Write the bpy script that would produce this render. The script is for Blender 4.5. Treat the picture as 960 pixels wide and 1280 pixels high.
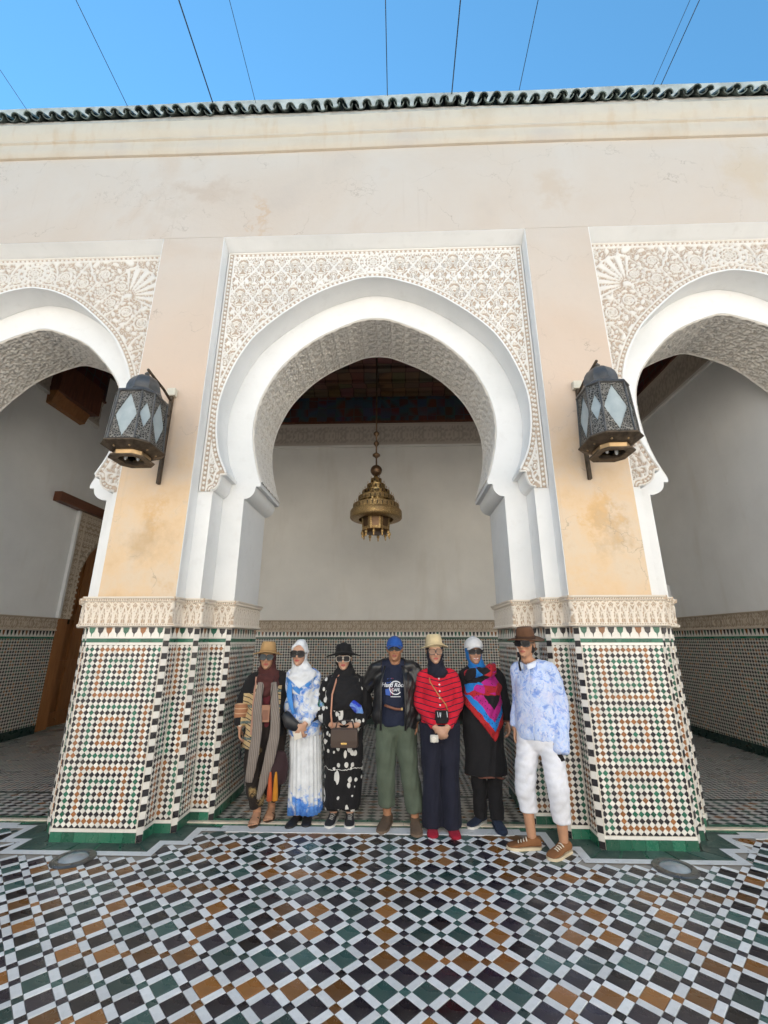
import bpy, bmesh, math, random
import numpy as np
from mathutils import Vector, Matrix
from mathutils.geometry import tessellate_polygon
from mathutils.bvhtree import BVHTree

for o in list(bpy.data.objects):
    bpy.data.objects.remove(o)
SC = bpy.context.scene
COL = SC.collection
rnd = random.Random(7)
PI = math.pi

# ---------------------------------------------------------------- camera
PITCH, YAW = 0.2878, -0.0319
FWD = Vector((math.sin(YAW)*math.cos(PITCH), math.cos(YAW)*math.cos(PITCH), math.sin(PITCH)))
RGT = Vector((math.cos(YAW), -math.sin(YAW), 0))
UPV = RGT.cross(FWD)
cam = bpy.data.cameras.new('camera')
cam.sensor_fit = 'VERTICAL'; cam.sensor_height = 24.0; cam.lens = 24.0*540.0/1280.0
cam.clip_start = 0.05; cam.clip_end = 2000
camo = bpy.data.objects.new('camera', cam); COL.objects.link(camo)
M = Matrix((RGT, UPV, -FWD)).transposed().to_4x4()
M.translation = Vector((0.270, -4.136, 1.6))
camo.matrix_world = M
SC.camera = camo

# ---------------------------------------------------------------- sky, sun, exposure
SUN_EL, SUN_AZ = math.radians(46), math.radians(-30)
w = bpy.data.worlds.new('World'); SC.world = w; w.use_nodes = True
nt = w.node_tree
sky = nt.nodes.new('ShaderNodeTexSky'); sky.sky_type = 'NISHITA'; sky.sun_disc = False
sky.sun_elevation = SUN_EL; sky.sun_rotation = SUN_AZ
sky.air_density = 1.0; sky.altitude = 3000; sky.dust_density = 0.0; sky.ozone_density = 0.6
tint = nt.nodes.new('ShaderNodeMix'); tint.data_type = 'RGBA'; tint.blend_type = 'MULTIPLY'; tint.inputs[0].default_value = 1; tint.inputs[7].default_value = (.60, 1.08, 1.10, 1)
nt.links.new(sky.outputs[0], tint.inputs[6]); nt.links.new(tint.outputs[2], nt.nodes['Background'].inputs[0])   # the phone camera's cyan sky
nt.nodes['Background'].inputs[1].default_value = 0.075
sl = bpy.data.lights.new('sun', 'SUN'); sl.energy = 5.0; sl.angle = math.radians(0.53); sl.color = (1, .95, .88)
so = bpy.data.objects.new('sun', sl); COL.objects.link(so)
sd = Vector((math.sin(SUN_AZ)*math.cos(SUN_EL), math.cos(SUN_AZ)*math.cos(SUN_EL), math.sin(SUN_EL)))
so.rotation_euler = sd.to_track_quat('Z', 'Y').to_euler()
so.location = sd*40
SC.view_settings.view_transform = 'Standard'; SC.view_settings.look = 'None'
SC.view_settings.exposure = 2.05; SC.view_settings.gamma = 1.0


# ---------------------------------------------------------------- helpers
def tag(o, label=None, cat=None, group=None, kind=None):
    if label: o['label'] = label
    if cat: o['category'] = cat
    if group: o['group'] = group
    if kind: o['kind'] = kind
    return o

def link(name, data, parent=None, loc=(0, 0, 0), kind=None):
    o = bpy.data.objects.new(name, data); COL.objects.link(o)
    o.location = loc
    if parent is not None: o.parent = parent
    if kind: o['kind'] = kind
    return o

def empty(name, loc=(0, 0, 0), rz=0, parent=None):
    o = link(name, None, parent, loc); o.empty_display_size = .2
    o.rotation_euler = (0, 0, rz)
    return o

class MB:
    def __init__(s): s.v = []; s.f = []; s.m = []
    def add(s, vs, fs, m=0):
        b = len(s.v); s.v += [tuple(p) for p in vs]
        for f in fs: s.f.append([b+i for i in f]); s.m.append(m)
    def box(s, x0, x1, y0, y1, z0, z1, m=0):
        s.add([(x0,y0,z0),(x1,y0,z0),(x1,y1,z0),(x0,y1,z0),(x0,y0,z1),(x1,y0,z1),(x1,y1,z1),(x0,y1,z1)],
              [(0,3,2,1),(4,5,6,7),(0,1,5,4),(1,2,6,5),(2,3,7,6),(3,0,4,7)], m)
    def obox(s, c, ax, ay, az, m=0):
        c = Vector(c); ax, ay, az = Vector(ax), Vector(ay), Vector(az)
        vs = [c+ax*i+ay*j+az*k for k in (-1,1) for i, j in ((-1,-1),(1,-1),(1,1),(-1,1))]
        s.add(vs, [(0,3,2,1),(4,5,6,7),(0,1,5,4),(1,2,6,5),(2,3,7,6),(3,0,4,7)], m)
    def prism_xz(s, pts, y0, y1, m=0):
        n = len(pts)
        tri = tessellate_polygon([[Vector((p[0], p[1], 0)) for p in pts]])
        vs = [(p[0], y0, p[1]) for p in pts] + [(p[0], y1, p[1]) for p in pts]
        area = sum(pts[i][0]*pts[(i+1)%n][1]-pts[(i+1)%n][0]*pts[i][1] for i in range(n))
        fs = []
        for a, b, c in tri:
            ar = (pts[b][0]-pts[a][0])*(pts[c][1]-pts[a][1])-(pts[c][0]-pts[a][0])*(pts[b][1]-pts[a][1])
            if ar < 0: b, c = c, b
            fs.append((a, b, c)); fs.append((a+n, c+n, b+n))
        for i in range(n):
            j = (i+1) % n
            fs.append((j, i, i+n, j+n) if area > 0 else (i, j, j+n, i+n))
        s.add(vs, fs, m)
    def prism_xy(s, pts, z0, z1, m=0):
        n = len(pts)
        area = sum(pts[i][0]*pts[(i+1)%n][1]-pts[(i+1)%n][0]*pts[i][1] for i in range(n))
        if area < 0: pts = pts[::-1]
        tri = tessellate_polygon([[Vector((p[0], p[1], 0)) for p in pts]])
        vs = [(p[0], p[1], z0) for p in pts] + [(p[0], p[1], z1) for p in pts]
        fs = []
        for a, b, c in tri:
            ar = (pts[b][0]-pts[a][0])*(pts[c][1]-pts[a][1])-(pts[c][0]-pts[a][0])*(pts[b][1]-pts[a][1])
            if ar < 0: b, c = c, b
            fs.append((a, c, b)); fs.append((a+n, b+n, c+n))
        for i in range(n):
            j = (i+1) % n
            fs.append((i, j, j+n, i+n))
        s.add(vs, fs, m)
    def loft(s, rings, m=0, cap=True, closed=True):
        n = len(rings[0]); vs = [p for r in rings for p in r]; fs = []
        for k in range(len(rings)-1):
            for i in range(n if closed else n-1):
                j = (i+1) % n
                fs.append((k*n+i, k*n+j, (k+1)*n+j, (k+1)*n+i))
        if cap and closed:
            fs.append(tuple(range(n))[::-1]); fs.append(tuple((len(rings)-1)*n+i for i in range(n)))
        s.add(vs, fs, m)
    def lathe(s, prof, c=(0,0,0), n=24, m=0, cap=False, sq=(1,1)):
        rings = [[(c[0]+r*sq[0]*math.cos(2*PI*i/n), c[1]+r*sq[1]*math.sin(2*PI*i/n), c[2]+z) for i in range(n)] for r, z in prof]
        s.loft(rings, m, cap)
    def tube(s, path, r, n=8, m=0, cap=True):
        P = [Vector(p) for p in path]
        if not hasattr(r, '__len__'): r = [r]*len(P)
        rings = []; up = None
        for i, p in enumerate(P):
            t = (P[min(i+1, len(P)-1)]-P[max(i-1, 0)]).normalized()
            if up is None:
                up = Vector((0,0,1)) if abs(t.z) < .9 else Vector((0,1,0))
            a = t.cross(up)
            if a.length < 1e-5: a = t.cross(Vector((1,0,0)))
            a.normalize(); b = a.cross(t).normalized(); up = b
            rings.append([p+(a*math.cos(2*PI*k/n)+b*math.sin(2*PI*k/n))*r[i] for k in range(n)])
        s.loft(rings, m, cap)
    def mesh(s, name, mats, smooth=False, auto=None):
        me = bpy.data.meshes.new(name)
        me.from_pydata(s.v, [], s.f)
        for mt in (mats if isinstance(mats, (list, tuple)) else [mats]): me.materials.append(mt)
        me.polygons.foreach_set('material_index', s.m)
        if smooth: me.polygons.foreach_set('use_smooth', [True]*len(me.polygons))
        me.update()
        if auto is not None: me.set_sharp_from_angle(angle=math.radians(auto))
        return me
    def obj(s, name, mats, parent=None, loc=(0,0,0), smooth=False, auto=None, kind=None, bevel=0):
        o = link(name, s.mesh(name, mats, smooth, auto), parent, loc, kind)
        if bevel:
            b = o.modifiers.new('bevel', 'BEVEL'); b.width = bevel; b.segments = 2; b.limit_method = 'ANGLE'; b.angle_limit = math.radians(40)
        return o

def np_mesh(name, V, F, mats, midx=None, smooth=False, attrs=None):
    """V (n,3), F (m,4) quads or (m,3)"""
    me = bpy.data.meshes.new(name)
    k = F.shape[1]
    me.vertices.add(len(V)); me.vertices.foreach_set('co', np.asarray(V, np.float32).ravel())
    me.loops.add(F.size); me.loops.foreach_set('vertex_index', np.asarray(F, np.int32).ravel())
    me.polygons.add(len(F))
    me.polygons.foreach_set('loop_start', np.arange(0, F.size, k, dtype=np.int32))
    me.polygons.foreach_set('loop_total', np.full(len(F), k, np.int32))
    for mt in (mats if isinstance(mats, (list, tuple)) else [mats]): me.materials.append(mt)
    if midx is not None: me.polygons.foreach_set('material_index', np.asarray(midx, np.int32))
    if smooth: me.polygons.foreach_set('use_smooth', np.ones(len(F), bool))
    if attrs:
        for an, (dom, val) in attrs.items():
            at = me.attributes.new(an, 'FLOAT', dom); at.data.foreach_set('value', np.asarray(val, np.float32))
    me.update(calc_edges=True); me.validate()
    return me

# ---------------------------------------------------------------- materials
class G:
    def __init__(s, name, rough=.6, spec=.5, col=None, metal=0):
        s.m = bpy.data.materials.new(name); s.m.use_nodes = True; s.t = s.m.node_tree
        s.b = s.t.nodes['Principled BSDF']
        s.set('Roughness', rough); s.set('Specular IOR Level', spec); s.set('Metallic', metal)
        if col is not None: s.set('Base Color', col)
        s.tc = None
    def put(s, sock, v):
        if hasattr(v, 'is_output') or isinstance(v, bpy.types.NodeSocket): s.t.links.new(v, sock)
        else:
            if hasattr(v, '__len__') and len(v) == 3 and sock.type == 'RGBA': v = (*v, 1)
            sock.default_value = v
    def set(s, k, v): s.put(s.b.inputs[k], v)
    def n(s, typ, out=0, p=None, **inp):
        nd = s.t.nodes.new('ShaderNode'+typ)
        for k, v in (p or {}).items(): setattr(nd, k, v)
        for k, v in inp.items():
            key = k.replace('_', ' ')
            s.put(nd.inputs[int(k[1:])] if k[0] == 'i' and k[1:].isdigit() else nd.inputs[key], v)
        return nd.outputs[out]
    def ma(s, op, a, b=0, c=0): return s.n('Math', p={'operation': op}, i0=a, i1=b, i2=c)
    def obj(s):
        if s.tc is None: s.tc = s.t.nodes.new('ShaderNodeTexCoord')
        return s.tc.outputs['Object']
    def xyz(s, v=None):
        nd = s.t.nodes.new('ShaderNodeSeparateXYZ'); s.t.links.new(v or s.obj(), nd.inputs[0]); return nd.outputs
    def comb(s, x, y, z): return s.n('CombineXYZ', i0=x, i1=y, i2=z)
    def scale(s, v, k): return s.n('VectorMath', p={'operation': 'MULTIPLY'}, i0=v, i1=k)
    def noise(s, sc, det=4, rough=.55, v=None, out=0, dist=0): return s.n('TexNoise', out, Vector=v or s.obj(), Scale=sc, Detail=det, Roughness=rough, Distortion=dist)
    def ramp(s, fac, stops, interp='LINEAR'):
        nd = s.t.nodes.new('ShaderNodeValToRGB'); cr = nd.color_ramp; cr.interpolation = interp
        while len(cr.elements) < len(stops): cr.elements.new(.5)
        for e, (p, c) in zip(cr.elements, stops):
            e.position = p; e.color = (*c, 1) if hasattr(c, '__len__') else (c, c, c, 1)
        s.put(nd.inputs[0], fac); return nd.outputs[0]
    def mix(s, f, a, b, mode='MIX'):
        nd = s.t.nodes.new('ShaderNodeMix'); nd.data_type = 'RGBA'; nd.blend_type = mode
        s.put(nd.inputs[0], f); s.put(nd.inputs[6], a); s.put(nd.inputs[7], b); return nd.outputs[2]
    def mr(s, v, a, b, c=0, d=1, sm=False):
        return s.n('MapRange', p={'interpolation_type': 'SMOOTHSTEP' if sm else 'LINEAR'}, i0=v, i1=a, i2=b, i3=c, i4=d)
    def bump(s, h, st=.3, dist=.01): s.set('Normal', s.n('Bump', Strength=st, Distance=dist, Height=h))
    def attr(s, name, out=2): return s.n('Attribute', out, p={'attribute_name': name})
    def rand(s): return s.n('ObjectInfo', 5)

def plain(name, col, rough=.6, spec=.5, metal=0, var=.12, vs=6.0, bump=0, bs=60):
    g = G(name, rough, spec, metal=metal)
    f = g.noise(vs, 5)
    lo = tuple(c*(1-var) for c in col); hi = tuple(min(1, c*(1+var)) for c in col)
    g.set('Base Color', g.ramp(f, [(.3, lo), (.7, hi)]))
    g.set('Roughness', g.mr(g.noise(vs*2.3, 3), .3, .7, max(.03, rough-.1), min(1, rough+.1)))
    if bump: g.bump(g.noise(bs, 4), bump, .004)
    return g.m

def mk_white():
    g = G('white_limewash', .75, .3)
    f = g.noise(1.3, 6); f2 = g.noise(9, 5)
    c = g.ramp(f, [(.3, (.72,.72,.705)), (.55, (.79,.785,.77)), (.8, (.74,.735,.72))])
    c = g.mix(g.mr(f2, .58, .8, 0, .35), c, (.62,.6,.57))
    g.set('Base Color', c); g.bump(g.noise(26, 5), .18, .006); return g.m

def mk_facade():
    g = G('aged_pink_plaster', .85, .2)
    x, y, z = g.xyz()
    big = g.noise(.55, 6, .6, dist=.5); med = g.noise(2.2, 6, .65); fin = g.noise(14, 5, .6)
    up = g.ramp(big, [(.25, (.49,.42,.36)), (.42, (.545,.465,.39)), (.58, (.555,.49,.425)), (.72, (.52,.42,.335))])
    # orange repaint towards the foot of the pilasters, wandering edge
    zz = g.ma('ADD', z, g.mr(med, .2, .8, -.45, .45))
    low = g.ramp(med, [(.28, (.62,.43,.25)), (.45, (.68,.50,.32)), (.6, (.66,.53,.39)), (.75, (.60,.41,.23))])
    mid = g.mix(g.mr(zz, 3.5, 6.7, 0, 1, True), (.61,.475,.375), up)
    c = g.mix(g.mr(zz, 2.5, 4.5, 0, 1, True), low, mid)
    def patch(px, pz, rx, rz, col, amt):
        nonlocal c
        wv = g.noise(3.1, 5, .65, out=1)
        wx = g.ma('ADD', x, g.mr(g.xyz(wv)[0], .2, .8, -.35, .35)); wz = g.ma('ADD', z, g.mr(g.xyz(wv)[1], .2, .8, -.3, .3))
        dx = g.ma('DIVIDE', g.ma('SUBTRACT', wx, px), rx); dz = g.ma('DIVIDE', g.ma('SUBTRACT', wz, pz), rz)
        d = g.ma('SQRT', g.ma('ADD', g.ma('MULTIPLY', dx, dx), g.ma('MULTIPLY', dz, dz)))
        c = g.mix(g.mr(d, .15, 1.25, amt, 0, True), c, col)
    patch(-2.25, 7.2, .62, .2, (.47,.375,.30), .62)
    patch(-1.42, 6.75, .07, .42, (.50,.33,.20), .5)
    patch(2.25, 7.1, .26, .36, (.50,.39,.29), .55)
    patch(4.75, 7.25, .34, .6, (.52,.41,.29), .6)
    patch(-2.6, 6.9, .35, .1, (.5,.43,.36), .5)
    patch(2.28, 2.75, .12, .35, (.62,.38,.16), .6); patch(-2.2, 2.75, .12, .35, (.60,.37,.16), .6)
    patch(-2.2, 2.5, .3, .25, (.42,.31,.20), .45); patch(2.35, 2.6, .12, .3, (.42,.31,.2), .35)
    # hairline cracks
    cr = g.n('TexVoronoi', 0, p={'feature': 'DISTANCE_TO_EDGE'}, Vector=g.n('VectorMath', p={'operation': 'ADD'}, i0=g.obj(), i1=g.scale(g.noise(1.7, 5, .6, out=1), (.9, .9, .9))), Scale=.75)
    c = g.mix(g.ma('MULTIPLY', g.mr(cr, .0, .006, .55, 0), g.mr(med, .45, .6)), c, (.30,.24,.19))
    # vertical hairline runs
    st = g.n('TexNoise', Vector=g.scale(g.obj(), (9, 1, .5)), Scale=1.6, Detail=4)
    c = g.mix(g.mr(st, .62, .8, 0, .35), c, (.44,.36,.29))
    c = g.mix(g.mr(fin, .6, .85, 0, .3), c, (.42,.36,.31))
    g.set('Base Color', c)
    g.bump(g.ma('ADD', g.noise(7, 6, .6), g.ma('MULTIPLY', g.noise(45, 4), .25)), .35, .012)
    return g.m

def mk_cornice():
    g = G('cream_cornice_plaster', .8, .2)
    f = g.noise(1.1, 6, .65); f2 = g.n('TexNoise', Vector=g.scale(g.obj(), (3, 1, .8)), Scale=3, Detail=5)
    c = g.ramp(f, [(.3, (.50,.41,.315)), (.5, (.55,.475,.385)), (.72, (.50,.43,.365))])
    c = g.mix(g.mr(f2, .55, .8, 0, .5), c, (.47,.33,.21))
    g.set('Base Color', c); g.bump(g.noise(20, 6), .3, .008); return g.m

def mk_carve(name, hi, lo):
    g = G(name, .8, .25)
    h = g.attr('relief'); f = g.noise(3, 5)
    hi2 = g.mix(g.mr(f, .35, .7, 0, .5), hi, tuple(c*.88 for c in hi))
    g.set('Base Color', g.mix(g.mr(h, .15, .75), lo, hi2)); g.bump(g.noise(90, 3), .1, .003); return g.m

def glaze(name, col, var=.25, rough=.22):
    g = G(name, rough, .5)
    r = g.ma('FRACT', g.ma('ADD', g.rand(), g.attr('tint')))
    f = g.noise(22, 4)
    lo = tuple(c*(1-var) for c in col); hi = tuple(min(1, c*(1+var*1.2)) for c in col)
    c = g.mix(r, lo, hi)
    c = g.mix(g.mr(f, .5, .8, 0, .35), c, tuple(min(1, c*.7+.02) for c in col))
    w1 = g.noise(2.1, 6, .7); w2 = g.noise(75, 4, .7)
    c = g.mix(g.ma('MULTIPLY', g.mr(w2, .60, .72), g.mr(w1, .35, .65, .15, .8)), c, (.30,.26,.21))
    c = g.mix(g.mr(w1, .5, .75, 0, .22), c, (.20,.18,.155))
    g.set('Base Color', c)
    g.set('Roughness', g.ma('ADD', g.mr(g.noise(11, 4), .3, .75, rough-.08, rough+.22), g.mr(w1, .4, .8, 0, .2)))
    g.bump(g.noise(30, 3), .08, .004); return g.m

def mk_far_zellige(name, axis, pitch=.05, base=0.0):
    g = G(name, .35, .5)
    o = g.xyz(); u = o[axis]; v = o[2]
    if axis == 9: u, v = o[0], o[1]
    s_ = g.ma('DIVIDE', g.ma('ADD', u, v), pitch); t_ = g.ma('DIVIDE', g.ma('SUBTRACT', u, v), pitch)
    a = g.ma('ROUND', s_); b = g.ma('ROUND', t_)
    par = g.ma('MODULO', g.ma('ABSOLUTE', g.ma('SUBTRACT', a, b)), 2)
    wn = g.n('TexWhiteNoise', 0, Vector=g.comb(a, b, 1))
    colr = g.ramp(wn, [(0, (.02,.018,.022)), (.6, (.03,.085,.06)), (.82, (.26,.115,.04))], 'CONSTANT')
    du = g.ma('ABSOLUTE', g.ma('SUBTRACT', s_, a)); dv = g.ma('ABSOLUTE', g.ma('SUBTRACT', t_, b))
    ed = g.ma('MAXIMUM', du, dv)
    c = g.mix(g.ma('GREATER_THAN', par, .5), colr, (.50,.475,.43))
    c = g.mix(g.mr(ed, .42, .48), c, (.36,.33,.29))
    g.set('Base Color', c); g.bump(g.mr(ed, .4, .5, 1, 0), .25, .003); return g.m

def mk_plan_zellige(name, pitch, sx=1.0):
    g = G(name, .3, .5)
    o = g.xyz(); u = g.ma('MULTIPLY', o[0], sx); v = o[1]
    s_ = g.ma('DIVIDE', g.ma('ADD', u, v), pitch); t_ = g.ma('DIVIDE', g.ma('SUBTRACT', u, v), pitch)
    a = g.ma('ROUND', s_); b = g.ma('ROUND', t_)
    par = g.ma('MODULO', g.ma('ABSOLUTE', g.ma('SUBTRACT', a, b)), 2)
    wn = g.n('TexWhiteNoise', 0, Vector=g.comb(a, b, 3))
    colr = g.ramp(wn, [(0, (.02,.018,.022)), (.62, (.03,.075,.06)), (.88, (.2,.09,.035))], 'CONSTANT')
    ed = g.ma('MAXIMUM', g.ma('ABSOLUTE', g.ma('SUBTRACT', s_, a)), g.ma('ABSOLUTE', g.ma('SUBTRACT', t_, b)))
    c = g.mix(g.ma('GREATER_THAN', par, .5), colr, (.48,.46,.43))
    c = g.mix(g.mr(ed, .42, .48), c, (.33,.31,.28))
    g.set('Base Color', c); g.bump(g.mr(ed, .4, .5, 1, 0), .2, .003)
    g.set('Roughness', g.mr(g.noise(3, 5), .3, .7, .18, .45)); return g.m

def mk_wood(name, a, b, sc=1.0, axis=2):
    g = G(name, .45, .4)
    k = [6, 6, 6]; k[axis] = .7
    f = g.n('TexNoise', Vector=g.scale(g.obj(), tuple(x*sc for x in k)), Scale=4, Detail=6, Roughness=.6)
    g.set('Base Color', g.ramp(f, [(.3, a), (.7, b)])); g.bump(f, .25, .004); return g.m

def mk_painted_ceiling(name, base, lines, sc):
    g = G(name, .6, .3)
    o = g.xyz(); x, y, z = o
    vz = g.n('TexVoronoi', 0, p={'feature': 'DISTANCE_TO_EDGE'}, Vector=g.scale(g.obj(), (1, 1, 1)), Scale=sc, Randomness=.15)
    wn = g.n('TexVoronoi', 1, Vector=g.obj(), Scale=sc, Randomness=.15)
    c = g.mix(g.mr(vz, .02, .06, 1, 0), base, lines)
    c = g.mix(.25, c, wn, 'SOFT_LIGHT')
    g.set('Base Color', c); g.bump(vz, .4, .02); return g.m

MW = mk_white(); MF = mk_facade(); MC = mk_cornice()
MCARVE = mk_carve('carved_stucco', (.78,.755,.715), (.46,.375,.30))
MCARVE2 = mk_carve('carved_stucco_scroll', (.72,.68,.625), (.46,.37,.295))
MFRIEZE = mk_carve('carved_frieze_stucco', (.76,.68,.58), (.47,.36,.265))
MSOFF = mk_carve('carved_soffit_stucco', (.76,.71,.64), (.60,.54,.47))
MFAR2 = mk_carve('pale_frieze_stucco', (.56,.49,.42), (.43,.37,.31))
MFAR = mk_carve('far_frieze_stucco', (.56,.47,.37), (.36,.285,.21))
GK = glaze('black_glaze', (.017,.015,.018)); GG = glaze('green_glaze', (.018,.115,.068), .35)
GA = glaze('amber_glaze', (.27,.105,.03)); GW = glaze('white_glaze', (.75,.715,.655), .1, .3)
FK = glaze('floor_black', (.017,.014,.02), .8); FG = glaze('floor_green', (.032,.075,.068), .5)
FA = glaze('floor_amber', (.20,.085,.022), .5); FW = glaze('floor_white', (.70,.715,.725), .13, .28)
MGROUT = plain('grout', (.34,.31,.27), .9, .2)
MGROUTW = plain('pale_grout', (.60,.55,.48), .8, .3)
MMARB = plain('marble_nosing', (.62,.54,.43), .35, .5, var=.2)
def mk_inner(name, col):
    g = G(name, .8, .2); f = g.noise(1.1, 6, .6); st = g.n('TexNoise', Vector=g.scale(g.obj(), (2.2, 2.2, .45)), Scale=1.5, Detail=5); f3 = g.noise(13, 5, .65)
    c = g.mix(g.mr(f, .3, .7), tuple(x*.93 for x in col), tuple(min(1, x*1.04) for x in col))
    c = g.mix(g.mr(st, .56, .8, 0, .30), c, (col[0]*.72, col[1]*.66, col[2]*.56)); c = g.mix(g.mr(f3, .66, .8, 0, .3), c, (.45,.41,.36))
    g.set('Base Color', c); g.bump(g.ma('ADD', g.noise(5, 5), g.ma('MULTIPLY', g.noise(40, 4), .3)), .22, .008); return g.m
MIWALL = mk_inner('interior_limewash', (.80,.77,.715))
MLWALL = mk_inner('side_limewash', (.82,.815,.80))
ROOFG = glaze('roof_green_glaze', (.06,.08,.07), .6, .45)
MMORTAR = plain('roof_mortar', (.42,.40,.37), .9, .2, var=.25)
MWOOD = mk_wood('dark_red_wood', (.09,.03,.018), (.17,.06,.032))
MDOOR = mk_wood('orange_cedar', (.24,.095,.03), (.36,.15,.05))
MBEAM = mk_wood('brown_beam_wood', (.10,.035,.018), (.16,.06,.03), 1, 1)
MCEIL = mk_painted_ceiling('painted_ceiling', (.15,.085,.055), (.075,.035,.022), 3.2)
MCORN2 = mk_painted_ceiling('painted_wood_cornice', (.10,.028,.024), (.05,.075,.085), 4.5)
# ---------------------------------------------------------------- ground and floors (structure)
g = MB(); g.box(-300, 300, -300, 300, -.5, -.06); g.obj('ground', plain('earth', (.30,.26,.21), .9, .2), kind='structure')
S2 = .2115/2                      # half pitch of the diamond floor lattice
MX0, NY0 = .075 + S2, -1.31       # lattice origin
DKF = plain('far_floor_mean', (.34,.335,.33), .4, .4)
g = MB(); g.box(-16, 14, -17, .34, -.06, -.006); floor = g.obj('courtyard_floor', MGROUT, kind='structure')
g = MB(); g.box(-16, 14, -17, -4.7, -.0055, .0); g.box(-16, -7.4, -4.7, .34, -.0055, 0); g.box(7.4, 14, -4.7, .34, -.0055, 0)
g.obj('outer_paving', DKF, kind='structure')

CX = 2.264                        # centre line of the two standing pillars
P_F = (1.865, 1.674, 1.46)        # inner edges: front face, first step, second step
Y_F = (-.04, .157, .425)
Y_B = 1.26
PO = (2.663, 2.835, 3.03)         # outer edges of the same pillar (towards the side bay)
def plan(e=0.0, ch=0.0, mirror=False):
    """stepped plan of the right pillar, counter-clockwise seen from above; e = offset outwards"""
    L = [(P_F[2]-e, Y_B), (P_F[2]-e, Y_F[2]-e), (P_F[1]-e, Y_F[2]-e), (P_F[1]-e, Y_F[1]-e), (P_F[0]-e, Y_F[1]-e), (P_F[0]-e, Y_F[0]-e)]
    R = [(PO[0]+e, Y_F[0]-e), (PO[0]+e, Y_F[1]-e), (PO[1]+e, Y_F[1]-e), (PO[1]+e, Y_F[2]-e), (PO[2]+e, Y_F[2]-e), (PO[2]+e, Y_B)]
    pts = L + R
    if ch:                        # chamfer the convex corners
        out = []; n = len(pts)
        for i, p in enumerate(pts):
            if i in (0, n-1): out.append(p); continue
            a, b = Vector(pts[i-1]), Vector(pts[i+1]); c = Vector(p)
            d0 = (a-c).normalized(); d1 = (b-c).normalized()
            cr = (c-a).x*(b-c).y-(c-a).y*(b-c).x
            if cr > 0: out += [tuple(c+d0*ch), tuple(c+d1*ch)]
            else: out.append(p)
        pts = out
    if mirror: pts = [(-x, y) for x, y in pts][::-1]
    return pts

# --- diamond tiles of the courtyard floor
def in_poly(x, y, poly):
    c = False; j = len(poly)-1
    for i in range(len(poly)):
        xi, yi = poly[i]; xj, yj = poly[j]
        if (yi > y) != (yj > y) and x < (xj-xi)*(y-yi)/(yj-yi)+xi: c = not c
        j = i
    return c
def ring_col(m, n):
    i = math.floor((m-3+4)/8); j = math.floor((n-3+4)/8)
    c = max(abs(m-3-8*i), abs(n-3-8*j))
    return ('KGKAK' if (i+j) % 2 == 0 else 'KAKGK')[min(c, 4)]
FM = {'K': FK, 'G': FG, 'A': FA, 'W': FW}
A_H, B_H = .0525*1.0, .0225      # half sides of the large and small squares (lattice pitch .1496)
def tile_geo(hx, hy, t=.006, inset=.0016, gap=.0016):
    c, s = math.cos(PI/4), math.sin(PI/4)
    hx -= gap; hy -= gap
    rot = lambda x, y, z: (x*c-y*s, x*s+y*c, z)
    lo = [rot(x, y, -t) for x, y in ((-hx,-hy),(hx,-hy),(hx,hy),(-hx,hy))]
    mi = [rot(x, y, -inset) for x, y in ((-hx,-hy),(hx,-hy),(hx,hy),(-hx,hy))]
    k = inset*1.3
    up = [rot(x, y, 0) for x, y in ((-hx+k,-hy+k),(hx-k,-hy+k),(hx-k,hy-k),(-hx+k,hy-k))]
    vs = lo+mi+up
    fs = [(8,9,10,11)]
    for b in (0, 4):
        for i in range(4):
            j = (i+1) % 4; fs.append((b+i, b+j, b+4+j, b+4+i))
    return vs, fs
tiles = []                        # (x, y, kind, colour)
allow = [plan(.215), plan(.215, mirror=True)]
def free(x, y):
    if y > .195: return False
    return not any(in_poly(x, y, q) for q in allow)
N0, N1 = -33, 17
for n in range(N0, N1):
    for m in range(-72, 72):
        x, y = MX0+(m)*S2, NY0+n*S2
        if abs(x) > 7.3 or y < -4.65 or y > .33: continue
        if free(x, y):
            tiles.append((x, y, 'B' if (m+n) % 2 == 0 else 'S', ring_col(m, n)))
        # the two white bars whose centres lie half way to the neighbours along the diagonals
        if (m+n) % 2 == 0:
            for d, k in (((.5, .5), 'W1'), ((-.5, .5), 'W2'), ((.5, -.5), 'W2'), ((-.5, -.5), 'W1')):
                if d[1] < 0: continue
                xx, yy = x+d[0]*S2, y+d[1]*S2
                if free(xx, yy): tiles.append((xx, yy, k, 'W'))
        else:
            pass
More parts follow.
